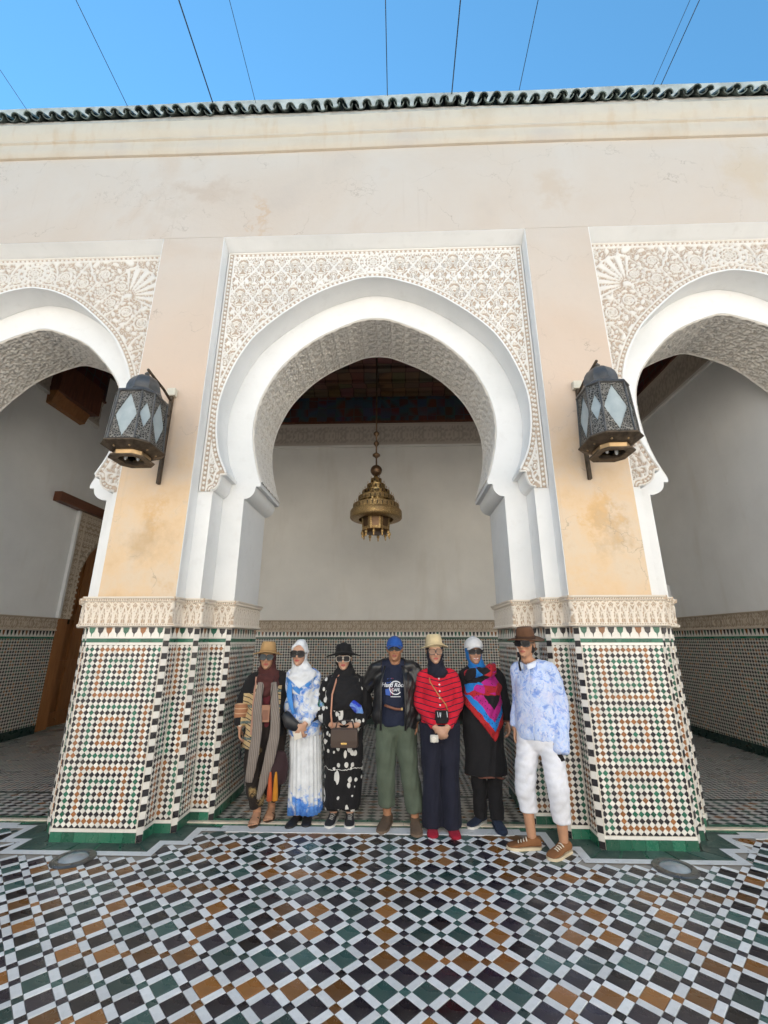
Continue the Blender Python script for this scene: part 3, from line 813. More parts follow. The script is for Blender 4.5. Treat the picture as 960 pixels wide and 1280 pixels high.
for mir in (False, True):
    body = MB(); pts = plan(0, CH, mir); body.prism_xy(pts[::-1] if not mir else pts, 0, 1.98)
    pier = body.obj('pier_base', MGROUTW, ARC)
    core = plan(0, 0, mir)
    mb = MB(); tint = []
    n = len(pts)
    # order so that the outside is on the right when walking a->b
    walk = pts if mir is False else pts
    skirt = MB()
    for i in range(n-1):
        a, b_ = Vector(walk[i]), Vector(walk[i+1])
        mids = (a+b_)/2; L = (b_-a).length
        t = (b_-a).normalized(); nr = Vector((t.y, -t.x))
        if in_poly(mids.x+nr.x*.01, mids.y+nr.y*.01, walk): a, b_ = b_, a; t = -t; nr = -nr
        T3, N3 = Vector((t.x, t.y, 0)), Vector((nr.x, nr.y, 0)); A3 = Vector((a.x, a.y, 0))
        if L < .08:                      # chamfer: alternating black and white corner tiles
            z = .0; k = 0
            while z < 1.70:
                hgt = .056 if k % 2 else .054
                if z+hgt > 1.715: break
                mm = MB(); mm.obox(A3+T3*L/2+Vector((0, 0, z+hgt/2+.001)), T3*(L/2-.001), N3*.0035, Vector((0, 0, hgt/2-.0015)))
                mm.obj('corner_tile', GW if k % 2 else GK, pier)
                z += hgt; k += 1
            continue
        front = abs(nr.y) > .9
        m0 = .012
        a2, b2 = a+t*m0, b_-t*m0
        W = (b2-a2).length
        ncol = W/PITCHZ
        mid_x = abs(mids.x)
        if front and abs(mids.x)-CX > -.3 and abs(abs(mids.x)-CX) < .1: coff = 7
        elif front: coff = 12 if mids.y < .3 else 9
        else: coff = 3
        zellige_face(mb, tint, a2, b2, .103, 1.552, coff)
        # white line, green line
        for z0, z1, mt, pr in ((.077, .099, GW, .005), (1.556, 1.576, GW, .004), (1.614, 1.622, GW, .004)):
            mm = MB(); mm.obox(A3+T3*L/2+Vector((0, 0, (z0+z1)/2)), T3*(L/2), N3*pr, Vector((0, 0, (z1-z0)/2))); mm.obj('listel', mt, pier)
        ng = max(1, round(L/.1))
        for k in range(ng):
            mm = MB(); mm.obox(A3+T3*(L*(k+.5)/ng)+Vector((0, 0, 1.595)), T3*(L/ng/2-.001), N3*.004, Vector((0, 0, .017))); mm.obj('listel_tile', GG, pier)
        ns = max(1, round(L/.10))
        for k in range(ns):
            mm = MB(); mm.obox(A3+T3*(L*(k+.5)/ns)+Vector((0, 0, .038)), T3*(L/ns/2-.0012), N3*(.006+rnd.uniform(0, .001)), Vector((0, 0, .0365))); mm.obj('skirting_tile', GG, pier)
        # teeth under the frieze
        nt_ = max(1, round(L/.078)); wd = L/nt_
        mm = MB(); mm.obox(A3+T3*L/2+Vector((0, 0, 1.668)), T3*L/2, N3*.002, Vector((0, 0, .048))); mm.obj('tooth_ground', GW, pier)
        for k in range(nt_):
            c = A3+T3*(wd*(k+.5))
            h2 = wd*.38; mm = MB()
            sh = [(-h2, 1.712), (h2, 1.712), (h2*.72, 1.672), (h2*.16, 1.655), (0, 1.625), (-h2*.16, 1.655), (-h2*.72, 1.672)]
            P1 = [c+T3*x+Vector((0, 0, z))+N3*.0045 for x, z in sh]; P0 = [p-N3*.004 for p in P1]; q = len(sh)
            mm.add(P1+P0, [tuple(range(q))[::-1]]+[(j, (j+1) % q, q+(j+1) % q, q+j) for j in range(q)])
            mm.obj('tooth_tile', tooth_cols[(k+(0 if front else 1)) % 4], pier)
    zo = mb.obj('zellige', [GK, GG, GA, GW], pier, kind='stuff')
    at = zo.data.attributes.new('tint', 'FLOAT', 'FACE'); at.data.foreach_set('value', tint)
    path = plan(.012, 0, mir)
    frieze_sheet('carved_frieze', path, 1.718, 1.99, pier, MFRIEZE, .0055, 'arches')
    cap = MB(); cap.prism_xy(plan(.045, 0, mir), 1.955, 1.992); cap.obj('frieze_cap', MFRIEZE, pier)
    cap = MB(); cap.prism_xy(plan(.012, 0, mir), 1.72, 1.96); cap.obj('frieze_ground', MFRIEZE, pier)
# plain tiled bases of the end walls, outside the picture
for x0, x1 in ((5.9, 12), (-16, -5.9)):
    b = MB(); b.box(x0, x1, -.04, Y_B, 0, 1.98); b.obj('pier_base', mk_far_zellige('end_zellige' + ('_r' if x0 > 0 else '_l'), 0), ARC)

# ---------------------------------------------------------------- the corridor behind
XL, XR, YB = -6.25, 5.5, 5.3
def inner_wall(name, x0, x1, y0, y1, axis, mat, faces):
    b = MB(); b.box(x0, x1, y0, y1, 0, 7.45); o = b.obj(name, mat, ARC)
    zm = mk_far_zellige('zellige_'+name+str(len(bpy.data.objects)), axis, .052)
    for (p, q) in faces:                        # plan segments with the room on the right
        a, c = Vector(p), Vector(q); t = (c-a).normalized(); nr = Vector((t.y, -t.x)); L = (c-a).length
        T3, N3, A3 = Vector((t.x, t.y, 0)), Vector((nr.x, nr.y, 0)), Vector((a.x, a.y, 0))
        def slab(nm, z0, z1, pr, mt):
            m = MB(); m.obox(A3+T3*L/2+Vector((0, 0, (z0+z1)/2)), T3*L/2, N3*pr, Vector((0, 0, (z1-z0)/2))); return m.obj(nm, mt, o)
        slab('dado', CF+.14, 1.62, .014, zm)
        slab('dado_skirting', CF-.01, CF+.139, .018, plain('dark_green_skirting', (.012,.03,.024), .3) if 'dark_green_skirting' not in bpy.data.materials else bpy.data.materials['dark_green_skirting'])
        slab('listel', 1.621, 1.655, .016, GG)
        slab('tooth_ground', 1.656, 1.765, .012, GW)
        n = int(L/.075); tm = MB()
        for k in range(n):
            c_ = A3+T3*(L*(k+.5)/n); w2 = .027
            P = [c_+T3*x+Vector((0, 0, z))+N3*.0155 for x, z in ((-w2, 1.76), (w2, 1.76), (w2*.7, 1.71), (0, 1.665), (-w2*.7, 1.71))]
            tm.add(P, [(4, 3, 2, 1, 0)], rnd.choice((0, 0, 0, 1, 2)))
        tm.obj('teeth', [GK, GG, GA], o, kind='stuff')
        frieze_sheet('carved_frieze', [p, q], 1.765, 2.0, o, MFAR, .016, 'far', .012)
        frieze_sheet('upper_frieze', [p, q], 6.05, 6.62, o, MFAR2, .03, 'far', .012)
        slab('frieze_fillet', 6.0, 6.05, .05, MIWALL); slab('painted_cornice', 6.63, 7.32, .07, MCORN2)
        slab('cornice_rail', 6.615, 6.66, .10, MWOOD)
    return o
inner_wall('back_wall', -4.6, XR, YB, YB+.3, 0, MIWALL, [((-4.6, YB), (XR, YB))])
inner_wall('side_wall', XR, XR+.35, Y_B, YB+.3, 1, MLWALL, [((XR, YB), (XR, Y_B))])
lw = inner_wall('side_wall', XL-.35, XL, Y_B, 4.16, 1, MLWALL, [((XL, Y_B), (XL, 4.16))])
b = MB(); b.box(XL-.35, XL, 4.16, 7.6, 4.16, 7.45); b.box(XL-.35, XL, 6.35, 7.6, 0, 4.16); b.obj('door_wall', MLWALL, ARC)
b = MB(); b.box(-4.9, -4.6, YB, 7.6, 0, 7.45); b.box(XL, -4.6, 7.3, 7.6, 0, 7.45); b.obj('recess_wall', MIWALL, ARC)
b = MB(); b.box(XL-.3, XR+.3, Y_B-.02, 7.6, 7.34, 7.6); b.obj('painted_ceiling', MCEIL, ARC)
for k in range(9):
    y = Y_B+.3+k*.5; b = MB(); b.box(XL, XR, y-.05, y+.05, 7.27, 7.345); b.obj('ceiling_beam', MCEIL, ARC)
# door in the left wall: carved frame, scalloped head, cedar leaf
door = empty('door', (XL, 5.25, 0), parent=ARC)
H0, H1 = 4.16-5.25, 6.35-5.25
b = MB(); b.box(-.35, -.20, H0, H1, 0, 4.16); b.obj('door_leaf', MDOOR, door)
for yy in (H0+.33, H0+.75, H0+1.2, H0+1.65):
    b = MB(); b.box(-.20, -.17, yy-.05, yy+.05, .1, 3.4); b.obj('stile', MDOOR, door)
for zz in (.2, 1.15, 2.05):
    b = MB(); b.box(-.20, -.165, H0+.28, H1-.28, zz-.06, zz+.06); b.obj('rail', MDOOR, door)
# frame with pointed opening
def frame_rel(A, Z): return sst(.5+.5*np.cos(2*PI*(.8*np.cos(A*2*PI/.16)*np.cos(Z*2*PI/.2)+.5*np.cos(Z*2*PI/.11))), .4, .65)
ys = np.arange(H0, H1+.001, .02); zs = np.arange(1.99, 4.17, .02); A, Z = np.meshgrid(ys, zs)
hw_ = np.where(Z < 2.9, .78, .78*np.sqrt(np.clip(1-((Z-2.9)/.85)**1.7, 0, 1)))+.02*np.sign(np.sin(Z*2*PI/.11))
ok = np.abs(A) > hw_
Hh = frame_rel(A, Z); Hh = np.where((np.abs(A) < hw_+.05) | (A < H0+.05) | (Z > 4.1) | (np.abs(np.abs(A)-.9) < .02), 1, Hh)
idx = np.full(A.shape, -1); idx[ok] = np.arange(ok.sum())
V = np.stack([.03+.015*Hh[ok], A[ok], Z[ok]], 1); q = np.stack([idx[:-1, :-1], idx[:-1, 1:], idx[1:, 1:], idx[1:, :-1]], -1).reshape(-1, 4); q = q[(q >= 0).all(1)]
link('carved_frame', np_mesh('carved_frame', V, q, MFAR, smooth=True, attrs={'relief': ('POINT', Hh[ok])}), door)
b = MB(); b.box(-.18, .028, H0-.0, H0+.30, 2.0, 4.16); c2 = MB(); c2.box(-.18, .028, H1-.30, H1, 2.0, 4.16); c2.obj('jamb', MFAR, door)
prf = [(-.79, 1.9), (-.79, 2.9), (-.6, 3.33), (-.35, 3.6), (0, 3.76), (.35, 3.6), (.6, 3.33), (.79, 2.9), (.79, 1.9)]
b2 = MB(); n0 = len(prf)
for i in range(n0-1):
    (y0, z0), (y1, z1) = prf[i], prf[i+1]
    b2.add([(x, *p) for x in (-.18, .028) for p in ((y0, z0), (y1, z1), (y1, 4.15), (y0, 4.15))], [(0,1,2,3),(7,6,5,4),(0,4,5,1),(1,5,6,2),(2,6,7,3),(3,7,4,0)])
b.obj('jamb', MFAR, door); [ (lambda m: (m.box(-.18, .02, y0, y0+.26, .02, 1.99), m.obj('door_post', MDOOR, door)))(MB()) for y0 in (H0, H1-.26)]; b2.obj('spandrel', MFAR, door)
b = MB(); b.box(0, .06, H0-.05, H0-.0, 2.0, 4.18); b.obj('white_edge', MW, door)
# brown beam that stands off the wall above the door
b = MB(); b.box(XL, XL+.15, 3.44, 7.0, 4.13, 4.32); b.obj('wooden_beam', MBEAM, ARC, bevel=.008)
# wooden hood high on the left wall
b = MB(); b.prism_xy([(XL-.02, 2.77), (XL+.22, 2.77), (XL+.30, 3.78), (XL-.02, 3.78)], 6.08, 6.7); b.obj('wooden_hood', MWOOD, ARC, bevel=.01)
b = MB(); b.add([(XL+.003, 2.77, 6.09), (XL+.2, 2.77, 6.09), (XL+.29, 3.78, 6.62), (XL+.003, 3.78, 6.62), (XL+.003, 2.79, 5.84), (XL+.1, 2.79, 5.86), (XL+.1, 3.68, 5.86), (XL+.003, 3.68, 5.84)], [(4,5,6,7),(4,0,1,5),(5,1,2,6),(6,2,3,7)]); b.obj('hood_board', MDOOR, ARC)  # orange board stands in for warm light on the wall below the wood
# carved post low on the right wall
b = MB(); b.box(XR-.05, XR, 4.42, 4.46, 2.0, 2.62); b.obj('white_edge', MW, ARC)
frieze_sheet('carved_post', [(XR-.0, 4.9), (XR-.0, 4.46)], 2.0, 2.62, ARC, MFAR, .02, 'far', .012)

# unseen courtyard sides, added close and cream-painted to bounce warm sun onto the arcade
MCW = plain('cream_court_plaster', (.80,.765,.70), .85, .2, var=.06, vs=1.1)
def wing(name, label, x0, x1, y0, y1):
    t = tag(empty(name, ((x0+x1)/2, (y0+y1)/2, 0)), label, 'wall')
    cx_, cy_ = (x0+x1)/2, (y0+y1)/2
    b = MB(); b.box(x0-cx_, x1-cx_, y0-cy_, y1-cy_, 0, 8.4); b.obj('wall', MCW, t)
    b = MB(); b.box(x0-cx_-.2, x1-cx_+.2, y0-cy_-.2, y1-cy_+.2, 8.4, 8.7); b.obj('coping', ROOFG, t)
    b = MB(); b.box(x0-cx_-.03, x1-cx_+.03, y0-cy_-.03, y1-cy_+.03, 0, 1.8); b.obj('dado', DKF, t)
wing('added_court_wall', 'added plain plastered courtyard wall facing the arcade from behind the photographer', -16, 14, -10.6, -10)
wing('added_court_wall', 'added plain plastered courtyard wall closing the right end of the tiled court', 14, 14.6, -10, 0)
wing('added_court_wall', 'added plain plastered courtyard wall closing the left end of the tiled court', -16.6, -16, -10, 0)
# ---------------------------------------------------------------- lanterns on the pilasters
def mk_filigree(name, lo, hi, rough=.5, sc=48):
    g = G(name, rough, .5, metal=.75)
    v = g.n('TexVoronoi', 0, p={'feature': 'DISTANCE_TO_EDGE'}, Vector=g.obj(), Scale=sc, Randomness=.9)
    h = g.mr(v, .05, .16, 1, 0)
    f = g.noise(7, 5)
    c = g.mix(h, lo, hi); c = g.mix(g.mr(f, .55, .8, 0, .5), c, (.14,.12,.09))
    g.set('Base Color', c); g.bump(h, .7, .004); return g.m
LFIL = mk_filigree('pierced_tin', (.05,.047,.043), (.24,.225,.20))
LMET = plain('dark_tin', (.12,.115,.11), .45, .5, metal=.7, var=.35, vs=9, bump=.15)
LRUST = plain('rusty_brown_tin', (.085,.062,.042), .55, .4, metal=.5, var=.5, vs=14, bump=.2)
LBRASS = plain('dull_brass', (.34,.23,.12), .4, .5, metal=.8, var=.25)
def mk_glass():
    g = G('frosted_glass', .3, .5); f = g.noise(5, 4)
    g.set('Base Color', g.ramp(f, [(.3, (.26,.31,.33)), (.7, (.40,.45,.46))])); return g.m
LGLASS = mk_glass()
BULB = plain('bulb_glass', (.8,.78,.72), .15, .6, var=.02)
def octo(h, c, z): 
    h, c = h*.81, c*.81; k = h-c
    return [(-k,-h,z),(k,-h,z),(h,-k,z),(h,k,z),(k,h,z),(-k,h,z),(-h,k,z),(-h,-k,z)]
def loz(n=28):
    pts = []
    for i in range(n):
        a = 2*PI*i/n; c, s = math.cos(a), math.sin(a)
        r = 1/(abs(c)**1.06+abs(s)**1.06)*(1+.035*abs(math.sin(7*a)))
        pts.append((c*r, s*r))
    return pts
def lantern(x, label):
    L = tag(empty('wall_lantern', (x, -.50, 3.6)), label, 'lantern', 'lanterns on the pilasters')
    lo, hi = octo(.255, .105, -.27), octo(.228, .094, .22)
    for i in range(8):
        j = (i+1) % 8
        a, b_, c, d = (Vector(p) for p in (lo[i], lo[j], hi[j], hi[i]))
        ce = (a+b_+c+d)/4; U = ((b_-a)+(c-d))/2; V = ((d-a)+(c-b_))/2; N = U.cross(V).normalized()
        w2, h2 = U.length/2, V.length/2; U.normalize(); V.normalize()
        wide = i % 2 == 0
        sx, sy = (.86*w2, .90*h2) if wide else (.80*w2, .52*h2)
        lz = loz(); n = len(lz); cy = 0 if wide else .06*h2
        m = MB(); hole = [ce+U*(p[0]*sx)+V*(p[1]*sy+cy) for p in lz]
        def edge(p):
            # project the opening point out to the quad border
            k = min(1/abs(p[0]) if p[0] else 9, 1/abs(p[1]) if p[1] else 9)
            s_, t_ = p[0]*k, p[1]*k
            return (a*(1-s_)*(1-t_)+b_*(1+s_)*(1-t_)+c*(1+s_)*(1+t_)+d*(1-s_)*(1+t_))/4
        out = [edge(p) for p in lz]
        # snap nearest samples to the four corners
        for q in (a, b_, c, d):
            kx = min(range(n), key=lambda t: (out[t]-q).length); out[kx] = q
        k = [p-N*.008 for p in hole]
        m.add(out+hole+k, [(t, (t+1) % n, n+(t+1) % n, n+t) for t in range(n)]+[(n+t, n+(t+1) % n, 2*n+(t+1) % n, 2*n+t) for t in range(n)])
        m.obj('side_panel', LFIL, L)
        gm = MB(); gm.add([ce+U*(p[0]*sx*1.12)+V*(p[1]*sy*1.12+cy)-N*.009 for p in lz], [tuple(range(n))]); gm.obj('glass_pane', LGLASS, L)
        rb = MB(); rb.tube([a*1.01, d*1.01], .009, 6); rb.obj('corner_rib', LMET, L)
    b = MB(); b.loft([octo(.232, .095, .215), octo(.245, .10, .225), octo(.24, .1, .245), octo(.20, .085, .255)]); b.obj('top_rim', LMET, L)
    prof = [(.205, .25), (.212, .262), (.208, .285), (.19, .30), (.188, .36), (.17, .42), (.135, .475), (.085, .512), (.03, .53), (.018, .55), (.03, .565), (.012, .59), (.001, .60)]
    b = MB(); b.lathe([(r*.83, .25+(z-.25)*.86) for r, z in prof], n=8); b.obj('dome', LMET, L, smooth=True, auto=24)
    b = MB(); b.loft([octo(.252, .104, -.262), octo(.285, .118, -.285), octo(.285, .118, -.295), octo(.19, .08, -.345), octo(.165, .07, -.345), octo(.165, .07, -.33)], cap=False); b.obj('flared_skirt', LRUST, L)
    for k in range(8):
        a = PI/4*k+PI/8; kb = MB(); kb.lathe([(.001, -.03), (.012, -.022), (.016, -.008), (.01, 0)], (math.cos(a)*.185, math.sin(a)*.185, -.31), 8); kb.obj('stud', LBRASS, L, smooth=True)
    b = MB(); b.loft([octo(.165, .07, -.34), octo(.16, .068, -.385)], cap=False); b.obj('neck_band', LBRASS, L)
    b = MB(); b.loft([octo(.16, .068, -.385), octo(.205, .085, -.40), octo(.20, .083, -.412), octo(.12, .05, -.405), octo(.115, .048, -.37)], cap=False); b.obj('drip_ring', LRUST, L)
    for dx, dy in ((-.05, -.02), (.05, .01)):
        b = MB(); b.lathe([(.001, -.045), (.012, -.035), (.017, -.01), (.010, .03), (.010, .06)], (dx, dy, -.36), 10); b.obj('bulb', BULB, L, smooth=True)
    # wall bracket: upright bar, top arm with brace, white junction box
    b = MB(); b.box(-.016, .016, .455, .497, -.46, .56); b.obj('bracket_bar', LRUST, L, bevel=.003)
    b = MB(); b.tube([(0, .47, .50), (0, .30, .545), (0, .12, .56), (0, .0, .575)], .014, 8); b.tube([(0, .46, .30), (0, .30, .42), (0, .18, .53)], .010, 8); b.obj('bracket_arm', LRUST, L, smooth=True)
    b = MB(); b.tube([(0, .46, -.18), (0, .26, -.18)], .012, 8); b.obj('lower_arm', LRUST, L, smooth=True)
    b = MB(); b.box(-.045, .045, .44, .499, .56, .65); b.obj('junction_box', plain('ivory_plastic', (.62,.58,.48), .5), L, bevel=.006)
lantern(2.20, 'dark pierced tin lantern with frosted lozenge panes hanging above the man in blue floral shirt')
lantern(-2.19, 'dark pierced tin lantern with frosted lozenge panes hanging on the pilaster beside the wooden door')

# ---------------------------------------------------------------- brass chandelier
BR = mk_filigree('pierced_brass', (.20,.11,.04), (.60,.42,.19), .35, 60)
BRP = plain('aged_brass', (.52,.34,.14), .3, .5, metal=.9, var=.3, vs=12)
BRD = plain('brown_bronze', (.13,.075,.04), .4, .5, metal=.7, var=.3, vs=10)
CH_ = tag(empty('chandelier', (-.10, 3.1, 3.3)), 'tiered brass chandelier hanging on a long rod in the central arch', 'chandelier')
b = MB(); b.tube([(0, 0, 1.05), (0, 0, 4.02)], .014, 8)
b.obj('rod', BRD, CH_, smooth=True)
for z, r in ((1.95, .055), (1.75, .05), (1.52, .07)):
    b = MB(); b.lathe([(.014, .07), (.02, .05), (r, .012), (r, -.012), (.02, -.05), (.014, -.07)], (0, 0, z), 16); b.obj('bead', BRD, CH_, smooth=True)
b = MB(); b.lathe([(.105*math.cos(t), .105*math.sin(t)) for t in np.linspace(PI/2-.1, -PI/2+.1, 14)], (0, 0, 1.22), 24); b.obj('ball', BRD, CH_, smooth=True)
b = MB(); b.lathe([(.02, 1.12), (.05, 1.09), (.055, 1.06)], n=16); b.obj('collar', BRP, CH_, smooth=True)
tiers = [(.10, 1.06, .09), (.165, .955, .10), (.245, .835, .10), (.32, .72, .10), (.405, .575, .12)]
prev = .05
for r, z, h in tiers:
    b = MB(); b.lathe([(prev, z+.0), (r*.95, z-.005), (r, z-.012), (r*1.0, z-h+.012), (r*1.03, z-h), (r*.98, z-h-.004)], n=40)
    t = b.obj('tier', BR if r > .3 else BRP, CH_, smooth=True, auto=40)
    n = int(r*75)
    cr = MB(); sl = MB()
    for k in range(n):
        a = 2*PI*k/n; c, s = math.cos(a), math.sin(a); T = Vector((-s, c, 0)); R_ = Vector((c, s, 0)); p = R_*r*.99+Vector((0, 0, z))
        cr.add([p-T*.011, p+T*.011, p+T*.014+Vector((0, 0, .018)), p+Vector((0, 0, .045)), p-T*.014+Vector((0, 0, .018)), p-R_*.006], [(0,1,2,3,4),(5,4,3,2,1)])
        q = R_*(r*1.004)+Vector((0, 0, z-h*.52)); hw = .009; hh = h*.28
        sl.add([q-T*hw-Vector((0,0,hh)), q+T*hw-Vector((0,0,hh)), q+T*hw+Vector((0,0,hh*.6)), q+Vector((0,0,hh)), q-T*hw+Vector((0,0,hh*.6))], [(0,1,2,3,4)])
    cr.obj('cresting', BRP, t); sl.obj('slots', plain('chandelier_slots', (.03,.018,.01), .8) if 'chandelier_slots' not in bpy.data.materials else bpy.data.materials['chandelier_slots'], t)
    prev = r*.9
b = MB(); b.lathe([(.40, .47), (.445, .455), (.452, .44), (.452, .33), (.44, .315), (.38, .30), (.30, .30)], n=48); b.obj('rim_band', BR, CH_, smooth=True, auto=40)
lo, hi = [[(r*math.cos(2*PI*k/8+PI/8), r*math.sin(2*PI*k/8+PI/8), z) for k in range(8)] for r, z in ((.235, .10), (.255, .36))]
b = MB(); b.loft([hi, lo]); b.obj('lower_drum', BRD, CH_)
for k in range(8):
    a, b2 = Vector(hi[k]), Vector(hi[(k+1) % 8]); c, d = Vector(lo[(k+1) % 8]), Vector(lo[k]); m = MB()
    n_ = (a+b2+c+d)/4; n_.z = 0; n_.normalize(); I = [p*.62+(a+b2+c+d)/4*.38+n_*.012 for p in (a, b2, c, d)]; O_ = [p+n_*.012 for p in (a, b2, c, d)]
    m.add(O_+I, [(q, (q+1) % 4, 4+(q+1) % 4, 4+q) for q in range(4)]); m.obj('drum_frame', BR, CH_)
b = MB(); b.lathe([(.24, .10), (.21, .07), (.12, .06), (.0, .06)], n=24); b.obj('drum_base', BRD, CH_, smooth=True)
for k in range(10):
    a = 2*PI*k/10+.2; x, y = .235*math.cos(a), .235*math.sin(a)
    b = MB(); b.lathe([(.006, .12), (.01, .10), (.022, .075), (.028, .05), (.02, .03), (.01, .015), (.016, .0), (.006, -.03), (.001, -.04)], (x, y, 0), 10); b.obj('drop_finial', BRP, CH_, smooth=True)

# ---------------------------------------------------------------- wires over the court, floor lights
WIRE = plain('wire_black', (.03,.03,.035), .6)
wd = Vector((-.0150, -.9975, .0685)).normalized()
wires = [((-5.31, 9.34), .004, 'thin overhead wire leaving the roof at the far left edge'), ((-3.75, 9.34), .005, 'overhead wire slanting up to the left over the left lantern bay'),
 ((-2.43, 9.30), .009, 'thickest dark overhead wire, left of the central arch'), ((-1.79, 9.30), .004, 'thin overhead wire close to the thick dark one'),
 ((.18, 9.35), .006, 'overhead wire rising straight up above the chandelier arch'), ((1.13, 9.33), .008, 'dark overhead wire just right of the upright middle one'),
 ((2.12, 9.36), .005, 'overhead wire above the right pilaster lantern'), ((4.05, 9.36), .004, 'left strand of the close pair of wires at the right'), ((4.17, 9.36), .006, 'right strand of the close pair of wires at the right')]
for (x, z), r, lab in wires:
    p0 = Vector((x, .2, z)); pts = [p0-wd*.0]
    vy = (Vector((.18, .2, 9.35))-p0)
    pts = [p0+Vector((0, -16.9*t, 1.15*t-1.2*t*(1-t)*.25)) for t in np.linspace(-.006, 1, 15)]
    b = MB(); b.tube([(p.x-x, p.y-.2, p.z-z) for p in pts], r, 6)
    tag(b.obj('overhead_wire', WIRE, None, tuple(p0)), lab, 'wire', 'wires strung over the courtyard')
CHROME = plain('worn_steel', (.15,.15,.145), .35, .5, metal=.8, var=.25)
LENS = plain('floor_light_glass', (.25,.29,.32), .08, .8, var=.3)
for x, lab in ((-2.215, 'round glass floor light before the pier by the wooden door'), (2.27, 'round glass floor light before the pier by the man in white trousers')):
    t = tag(empty('floor_light', (x, -.315, 0)), lab, 'floor light', 'floor lights in the paving')
    b = MB(); b.lathe([(.150, -.01), (.152, .006), (.142, .014), (.105, .016), (.098, .008)], n=36); b.obj('ring', CHROME, t, smooth=True, auto=30)
    for k in range(6):
        a = k*PI/3; q = MB(); q.lathe([(.009, 0), (.009, .004), (.001, .005)], (.124*math.cos(a), .124*math.sin(a), .014), 8); q.obj('screw', CHROME, t)
    b = MB(); b.lathe([(.100, .008), (.085, .018), (.05, .026), (.001, .029)], n=32); b.obj('lens', LENS, t, smooth=True)
# ---------------------------------------------------------------- people
def etube(mb, pts, radii, n=18, side=(1, 0, 0), m=0, capk=.85):
    """tapering tube with elliptical section; radii = r or (across, front-to-back)"""
    P = [Vector(p) for p in pts]; R = [(r if hasattr(r, '__len__') else (r, r)) for r in radii]
    rings = []; sd_ = Vector(side)
    def ring(p, t, ra, rb):
        a = (sd_-t*sd_.dot(t))
        if a.length < .05: a = Vector((0, 1, 0))-t*t.y
        a.normalize(); b = t.cross(a)
        return [p+a*ra*math.cos(2*PI*k/n)+b*rb*math.sin(2*PI*k/n) for k in range(n)]
    N = len(P)
    for i in range(N):
        t = (P[min(i+1, N-1)]-P[max(i-1, 0)]).normalized(); ra, rb = R[i]
        if i == 0:
            for s in (1.45, 1.1, .6): rings.append(ring(p=P[0]-t*min(ra, rb)*capk*math.sin(s), t=t, ra=ra*math.cos(s), rb=rb*math.cos(s)))
        rings.append(ring(P[i], t, ra, rb))
        if i == N-1:
            for s in (.6, 1.1, 1.45): rings.append(ring(P[i]+t*min(ra, rb)*capk*math.sin(s), t, ra*math.cos(s), rb*math.cos(s)))
    mb.loft(rings, m)

def dens(P, R, k=4):
    """smooth a joint path (Catmull-Rom) so limbs bend softly"""
    P = [Vector(p) for p in P]; R = [Vector(r if hasattr(r, '__len__') else (r, r)) for r in R]
    out, ro = [], []
    for i in range(len(P)-1):
        p0, p1, p2, p3 = P[max(i-1, 0)], P[i], P[i+1], P[min(i+2, len(P)-1)]
        for j in range(k):
            t = j/k
            out.append(.5*(2*p1+(p2-p0)*t+(2*p0-5*p1+4*p2-p3)*t*t+(3*p1-p0-3*p2+p3)*t**3)); ro.append(tuple(R[i].lerp(R[i+1], t)))
    out.append(P[-1]); ro.append(tuple(R[-1])); return out, ro

def fuse(name, mb, voxel, mat, parent, sm=6, fold=0, attrs=None, edit=None, seed=0, fdir=(1, 1, 1), fsc=22):
    me = mb.mesh('tmp', [])
    t = bpy.data.objects.new('tmp', me); COL.objects.link(t)
    r = t.modifiers.new('r', 'REMESH'); r.mode = 'VOXEL'; r.voxel_size = voxel
    if sm:
        s = t.modifiers.new('s', 'SMOOTH'); s.iterations = sm; s.factor = .5
    dg = bpy.context.evaluated_depsgraph_get()
    new = bpy.data.meshes.new_from_object(t.evaluated_get(dg))
    bpy.data.objects.remove(t); bpy.data.meshes.remove(me)
    n = len(new.vertices); V = np.zeros(n*3, np.float32); new.vertices.foreach_get('co', V); V = V.reshape(-1, 3).astype(float)
    if fold:
        Nn = np.zeros(n*3, np.float32); new.vertices.foreach_get('normal', Nn); Nn = Nn.reshape(-1, 3)
        x, y, z = (V*np.array(fdir)*fsc).T; x = x+seed*3.1; z = z+seed*1.7
        f = np.sin(x+1.6*np.sin(.7*z+.6*y)+y*.8)+.7*np.sin(1.9*x-1.3*z+1.2*np.sin(1.1*y+x))+.5*np.sin(2.6*z+1.5*np.sin(1.4*x)+y)+.35*np.sin(4.1*x+3.2*y-2.2*z)
        V = V+Nn*(f*fold)[:, None]
    if edit is not None: V = edit(V)
    new.vertices.foreach_set('co', V.astype(np.float32).ravel())
    new.materials.clear(); new.materials.append(mat)
    new.polygons.foreach_set('use_smooth', np.ones(len(new.polygons), bool))
    if attrs:
        for k, fn in attrs.items():
            at = new.attributes.new(k, 'FLOAT', 'POINT'); at.data.foreach_set('value', fn(V).astype(np.float32))
    new.update(); new.name = name
    return link(name, new, parent)

